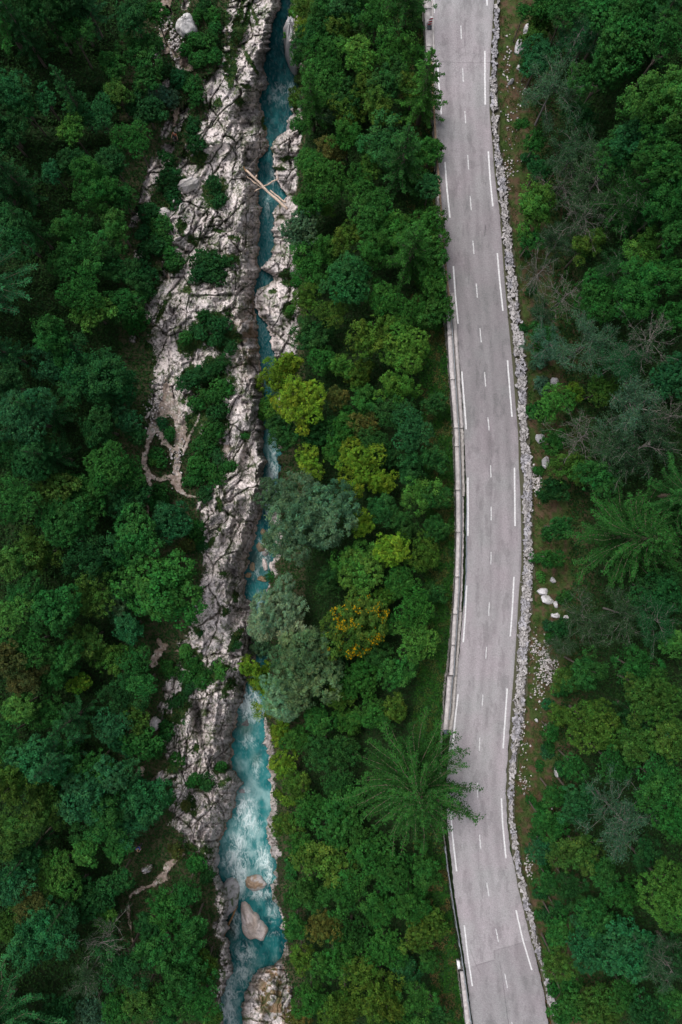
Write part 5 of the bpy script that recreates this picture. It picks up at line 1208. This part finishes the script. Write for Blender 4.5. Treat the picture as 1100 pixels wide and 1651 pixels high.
for q, (u, v, a, b_, cc, lb) in enumerate([(401, 927, 6, 5, oc, 'round brown stone at the left edge of the river shallows'), (407, 913, 4.5, 8, oc, 'long brown stone just above the round brown one'), (427, 911, 5, 11, pk_, 'upright pale orange stone in the middle of the shallows'),
        (423, 933, 9, 5, oc, 'flat ochre stone at the head of the small pool'), (421, 881, 8, 8, oc, 'rounded yellow stone upstream of the shallows'), (436, 880, 10, 8, pk_, 'pale pink stone on the right of the shallows'), (431, 868, 8, 6, pk_, 'pale block at the top of the stony shallows'),
        (438, 914, 4, 9, pk_, 'narrow pale stone against the right bank'), (428, 892, 6, 5, gy, 'small grey stone between the yellow and pink stones'), (424, 858, 5, 6, oc, 'brown stone wedged against the cliff foot')]):
    boulder(u, v, a, b_, rr.uniform(-20, 20), .75, cc, lb, 30 + q, z=W0(v), moss_=0, cat='stone', group='stones in the river shallows', och=.35 if cc == oc else .15)
for q, (u, v, a, b_, lb) in enumerate([(838, 72, 7, 12, 'pale limestone outcrop on the grass bank near the top of the road'), (850, 44, 4, 9, 'narrow pale rock above the outcrop on the upper bank'), (839, 108, 5, 5, 'small white rock below the outcrop on the upper bank'), (825, 131, 5, 3, 'white stone lying alone on the upper grass bank'),
        (895, 616, 7, 9, 'grey rock among thin shrubs right of the wall'), (873, 706, 8, 8, 'angular grey rock right of the wall beside fallen branches'), (881, 745, 7, 9, 'broken pale rock below the angular grey rock'), (876, 954, 9, 6, 'pale rock beneath the tips of the right hand larch'), (885, 968, 11, 7, 'widest pale rock in the row under the right hand larch'),
        (897, 975, 4, 6, 'small rock in the row under the right hand larch'), (899, 992, 9, 5, 'long pale rock near the lower end of the row'), (913, 996, 5, 4, 'last white rock at the lower end of the row'), (893, 936, 4, 5, 'white rock just above the row under the larch'), (866, 1162, 2.5, 2.5, 'small round white stone alone on the lower bank'),
        (891, 1363, 4, 3, 'white stone among dark bushes on the lower bank'), (898, 1246, 3, 10, 'thin pale rock standing on the lower bank')]):
    boulder(u, v, a, b_, rr.uniform(-20, 20), .55, (.5, .48, .49), lb, 60 + q, moss_=.1, cat='rock', group='rocks on the right bank')

def stone_bed(name, pts, seed):
    """scree: many small angular stones as one uncountable bed"""
    rs = np.random.RandomState(seed); V_ = []; F_ = []; T_ = []; off = 0
    ov = np.array([[1, 0, 0], [-1, 0, 0], [0, 1, 0], [0, -1, 0], [0, 0, 1], [0, 0, -1], [.7, .7, .5], [-.7, .7, .4], [-.7, -.7, .5], [.7, -.7, .4]], float)
    of = np.array([[6, 4, 0], [2, 4, 6], [7, 4, 2], [1, 4, 7], [8, 4, 1], [3, 4, 8], [9, 4, 3], [0, 4, 9], [0, 5, 2], [2, 5, 1], [1, 5, 3], [3, 5, 0], [0, 2, 6], [2, 1, 7], [1, 3, 8], [3, 0, 9]])
    for (u, v, s) in pts:
        g0 = float(base_h(np.array(u), np.array(v)))
        x, y = P(u, v, g0)
        a = rs.uniform(0, 6.28); sc2 = s * np.array([rs.uniform(.7, 1.3), rs.uniform(.6, 1.1), rs.uniform(.4, .8)])
        q = ov * (1 + rs.uniform(-.2, .2, ov.shape)) * sc2
        q = np.stack([q[:, 0] * math.cos(a) - q[:, 1] * math.sin(a), q[:, 0] * math.sin(a) + q[:, 1] * math.cos(a), q[:, 2]], -1) + [x, y, g0 + .04 + s * .3]
        V_.append(q); F_.append(of + off); off += 10
        T_.append(np.repeat((np.array([.50, .46, .45]) * rs.uniform(.5, 1.15))[None], 16, 0))
    return mesh_obj(name, np.concatenate(V_), np.concatenate(F_), M_stone, None, False, {'tint': ('FACE', np.concatenate(T_))})
rs = np.random.RandomState(77); pts = []
for (cu, cv, a, b_, n) in [(882, 1070, 15, 32, 420), (862, 1040, 6, 14, 60), (866, 780, 6, 20, 120), (858, 770, 5, 22, 80), (845, 150, 12, 60, 40), (820, 1270, 0, 0, 0), (845, 1262, 8, 16, 30), (852, 1395, 6, 20, 50), (880, 1330, 12, 30, 20), (885, 1175, 10, 10, 30), (866, 1120, 10, 20, 40), (818, 110, 6, 50, 35), (822, 230, 8, 50, 40), (816, 285, 8, 25, 60), (845, 1205, 8, 40, 30), (890, 1500, 10, 30, 15), (842, 1150, 4, 40, 80), (840, 1000, 0, 0, 0)]:
    for _ in range(n):
        pts.append((cu + rs.normal() * a * .6, cv + rs.normal() * b_ * .6, rs.uniform(.04, .13)))
pts = [p for p in pts if p[0] > dsw_o(p[1]) - 1]
tag(stone_bed('scree', pts, 5), kind='stuff')
pts = []
for (cu, cv, a, b_, n) in [(262, 45, 6, 10, 30), (282, 72, 10, 22, 90), (250, 88, 10, 10, 30), (250, 660, 14, 24, 60), (285, 735, 8, 30, 60), (700, 1420, 0, 0, 0)]:
    for _ in range(n): pts.append((cu + rs.normal() * a * .7, cv + rs.normal() * b_ * .7, rs.uniform(.04, .14)))
tag(stone_bed('loose_stones', pts, 6), kind='stuff')

# ------------------------------------------------------------------ driftwood jam
def logg(pts, r0, r1, mat, label, stubs=()):
    p3 = np.array([(*P(u, v, z), z) for (u, v, z) in pts])
    n = 10; tq = np.linspace(0, 1, len(p3)); ts_ = np.linspace(0, 1, n)
    q = np.stack([np.interp(ts_, tq, p3[:, i]) for i in range(3)], -1)
    q[1:-1] += np.random.RandomState(int(pts[0][0])).normal(size=(n - 2, 3)) * .03
    ps = [(q, np.linspace(r0, r1, n) * (1 + .12 * np.sin(np.arange(n) * 2.1)))]
    for (t_, du, dv, dz, L) in stubs:
        s = q[int(t_ * (n - 1))]; ps.append((np.array([s, s + np.array([du, -dv, dz]) * L]), np.array([r1 * .7, r1 * .3])))
    ps = [(np.concatenate([a[:1] - (a[1] - a[0]) * .01, a, a[-1:] + (a[-1] - a[-2]) * .01]), np.concatenate([[.002], b, [.002]])) for a, b in ps]
    v, f = tubes(ps, 8)
    o = mesh_obj('drift_log', v, f, mat, None, True)
    tag(o, label, 'log', 'driftwood logs jammed across the gorge'); return o
logg([(397, 274, -6.6), (430, 306, -6.9), (464, 337, -6.0)], .12, .17, M_log, 'thickest bleached log lying diagonally across the gorge', [(.3, .5, -.6, .5, .5)])
logg([(388, 270, -6.8), (400, 287, -7.2), (424, 304, -7.2)], .06, .05, M_log, 'thin curved pole left of the thickest log')
logg([(398, 284, -7.0), (412, 296, -7.3), (427, 305, -7.2)], .06, .04, M_log, 'thin straight pole tucked beside the thickest log')
logg([(410, 309, -8.0), (428, 299, -7.6), (449, 288, -6.8)], .07, .09, M_log, 'pale log crossing beneath the thickest one', [(1, -.3, -1, .2, .8)])
logg([(436, 307, -7.6), (446, 315, -7.3), (456, 323, -6.6), (461, 326, -6.2)], .08, .12, M_log, 'short grey log on the right bank under the thickest log')
logg([(399, 273, -6.5), (405, 265, -6.2), (416, 251, -5.6)], .06, .03, M_greybark, 'thin forked branch leaning on the cliff above the jam')
logg([(392, 270, -6.6), (397, 276, -6.6)], .13, .12, M_logb, 'orange brown log end at the cliff side of the jam')
logg([(382, 1461, -12.6), (369, 1490, -12.5), (358, 1517, -12.3)], .13, .10, M_logb, 'dark wet log trapped below the mossy boulder by the white wedge')

# ------------------------------------------------------------------ people seen from above
def skin_mesh(name, nodes, edges, mat, parent, sub_=1):
    me = bpy.data.meshes.new(name); me.from_pydata([n_[0] for n_ in nodes], edges, [])
    me.update(); o = bpy.data.objects.new(name, me); col.objects.link(o); o.parent = parent
    md = o.modifiers.new('skin', 'SKIN'); md.use_smooth_shade = True
    for i, n_ in enumerate(nodes):
        me.skin_vertices[0].data[i].radius = (n_[1], n_[1] * (n_[2] if len(n_) > 2 else 1)); me.skin_vertices[0].data[i].use_root = (i == 0)
    s_ = o.modifiers.new('sub', 'SUBSURF'); s_.levels = sub_; s_.render_levels = sub_
    me.materials.append(mat); return o
M_skin = plain_mat('skin', (.50, .30, .21), .6, 10, .95, 1.05)
def person(u, v, rz, shirt, trous, hair, label, pose, shoes=(.05, .05, .05), seated=False):
    g0 = float(base_h(np.array(float(u)), np.array(float(v))))
    iu = int(round(u - fu[0])); iv = int(round(v - fv[0]))
    if 0 <= iu < len(fu): g0 = max(g0 if pathm[iv, iu] < .3 and rockm[iv, iu] < .3 else -99, float(h[iv, iu]) if max(rockm[iv, iu], pathm[iv, iu]) > .3 else g0)
    x, y = P(u, v, g0 + 1.3)
    r = empty('person', (x, y, g0), rz)
    tag(r, label, 'person')
    m1 = plain_mat('shirt_cloth', shirt, .8, 10, .9, 1.1); m2 = plain_mat('trouser_cloth', trous, .85, 10, .9, 1.1); m3 = plain_mat('hair', hair, .7, 20, .7, 1.2); m4 = plain_mat('shoe_leather', shoes, .6)
    dz = -0.42 if seated else 0.0
    B = [((0, 0, .95 + dz), .13, .8), ((0, .01, 1.15 + dz), .125, .75), ((0, .02, 1.36 + dz), .14, .65), ((0, .02, 1.47 + dz), .055), ((0, .03, 1.53 + dz), .052), ((0, .05, 1.62 + dz), .088, 1.05), ((0, .05, 1.70 + dz), .080, 1.0)]
    E = [(0, 1), (1, 2), (2, 3), (3, 4), (4, 5), (5, 6)]
    B.append(((0, .145, 1.61 + dz), .016)); E.append((5, 7))
    arms = []
    for s_, (el, ha) in zip((-1, 1), pose):
        i = len(B)
        sh_ = (s_ * .17, .02, 1.40 + dz); el_ = (s_ * el[0], el[1], el[2] + dz); ha_ = (s_ * ha[0], ha[1], ha[2] + dz)
        B += [(sh_, .055), (el_, .040), (ha_, .028)]; E += [(2, i), (i, i + 1), (i + 1, i + 2)]; arms.append((sh_, el_, ha_))
        d = np.array(ha_) - np.array(el_); d /= np.linalg.norm(d); pm_ = np.array(ha_) + d * .06
        j = len(B); B.append((tuple(pm_), .036, .5)); E.append((i + 2, j))
        sd2 = np.cross(d, [0, 0, 1.0]); sd2 /= max(np.linalg.norm(sd2), .1)
        for q, L in enumerate([.062, .075, .082, .074]):
            k = len(B); a0 = pm_ + sd2 * (q - 1.5) * .021 + d * .03; a1 = a0 + d * L * .6 + np.array([0, 0, -.015]); a2 = a1 + d * L * .4 + np.array([0, 0, -.03])
            B += [(tuple(a0), .0095), (tuple(a1), .0085), (tuple(a2), .007)]; E += [(j, k), (k, k + 1), (k + 1, k + 2)]
        k = len(B); B += [(tuple(pm_ + sd2 * s_ * .035), .010), (tuple(pm_ + sd2 * s_ * .06 + d * .04), .008)]; E += [(j, k), (k, k + 1)]
    legs = []
    for s_ in (-1, 1):
        i = len(B)
        if seated: L_ = [(s_ * .10, .02, .50), (s_ * .13, .44, .52), (s_ * .14, .46, .08)]
        else: L_ = [(s_ * .10, 0, .88), (s_ * .11, .03 * s_, .48), (s_ * .12, .02 + .08 * s_, .09)]
        ft = (L_[2][0], L_[2][1] + .16, .04)
        B += [(L_[0], .085), (L_[1], .055), (L_[2], .038), (ft, .035)]; E += [(0, i), (i, i + 1), (i + 1, i + 2), (i + 2, i + 3)]; legs.append((L_, ft))
    skin_mesh('body', B, E, M_skin, r)
    Sn = [(B[0][0], .150, .85), (B[1][0], .145, .8), (B[2][0], .160, .72)]; Se = [(0, 1), (1, 2)]
    for (a, e_, h_) in arms:
        i = len(Sn); mid = tuple((np.array(a) + np.array(e_)) / 2); Sn += [(a, .072), (mid, .060)]; Se += [(2, i), (i, i + 1)]
    skin_mesh('shirt', Sn, Se, m1, r)
    Tn = [((0, 0, .93 + dz), .155, .85)]; Te = []
    for (L_, ft) in legs:
        i = len(Tn); Tn += [(L_[0], .100), (L_[1], .072), (tuple(np.array(L_[2]) + [0, 0, .04]), .055)]; Te += [(0, i), (i, i + 1), (i + 1, i + 2)]
    skin_mesh('trousers', Tn, Te, m2, r)
    for (L_, ft) in legs: skin_mesh('shoe', [(tuple(np.array(L_[2]) + [0, 0, -.02]), .048), (ft, .045)], [(0, 1)], m4, r)
    skin_mesh('hair', [((0, .02, 1.70 + dz), .092, 1.05), ((0, -.02, 1.62 + dz), .085), ((0, -.04, 1.54 + dz), .05)], [(0, 1), (1, 2)], m3, r)
    for s_ in (-1, 1): skin_mesh('eye', [((s_ * .032, .132, 1.635 + dz), .010), ((s_ * .036, .134, 1.635 + dz), .009)], [(0, 1)], m4, r, 0)
    return r, g0
bent = [((.30, .10, 1.18), (.14, .30, 1.22)), ((.30, .10, 1.18), (.14, .30, 1.22))]
person(223, 1368, math.pi, (.02, .12, .55), (.03, .03, .05), (.45, .28, .12), 'person in a blue top walking under trees above the lower path, both arms bent forward', bent)
p2, g2_ = person(281.5, 216, math.radians(160), (.55, .14, .05), (.03, .03, .04), (.05, .03, .02), 'person in an orange top with a black backpack climbing the ribbed rock', [((.28, .05, 1.15), (.30, .18, .95)), ((.30, .10, 1.15), (.28, .28, 1.10))])
m_bp = plain_mat('backpack_fabric', (.012, .014, .02), .8)
bp_ = empty('backpack', p2.location, p2.rotation_euler.z); tag(bp_, 'black backpack worn by the climber in the orange top', 'backpack')
skin_mesh('bag', [((0, -.20, 1.02), .13, .8), ((0, -.21, 1.22), .15, .8), ((0, -.19, 1.42), .11, .8)], [(0, 1), (1, 2)], m_bp, bp_)
skin_mesh('strap', [((-.10, -.12, 1.44), .02), ((-.11, .02, 1.50), .02), ((-.11, .16, 1.36), .02), ((-.12, .15, 1.15), .02)], [(0, 1), (1, 2), (2, 3)], m_bp, bp_)
skin_mesh('strap', [((.10, -.12, 1.44), .02), ((.11, .02, 1.50), .02), ((.11, .16, 1.36), .02), ((.12, .15, 1.15), .02)], [(0, 1), (1, 2), (2, 3)], m_bp, bp_)
person(328, 978, math.radians(-50), (.78, .78, .80), (.05, .05, .07), (.03, .02, .02), 'person in a white shirt standing on the rock beside the large round tree', [((.28, .02, 1.12), (.24, .14, .95)), ((.30, .06, 1.15), (.20, .26, 1.12))])
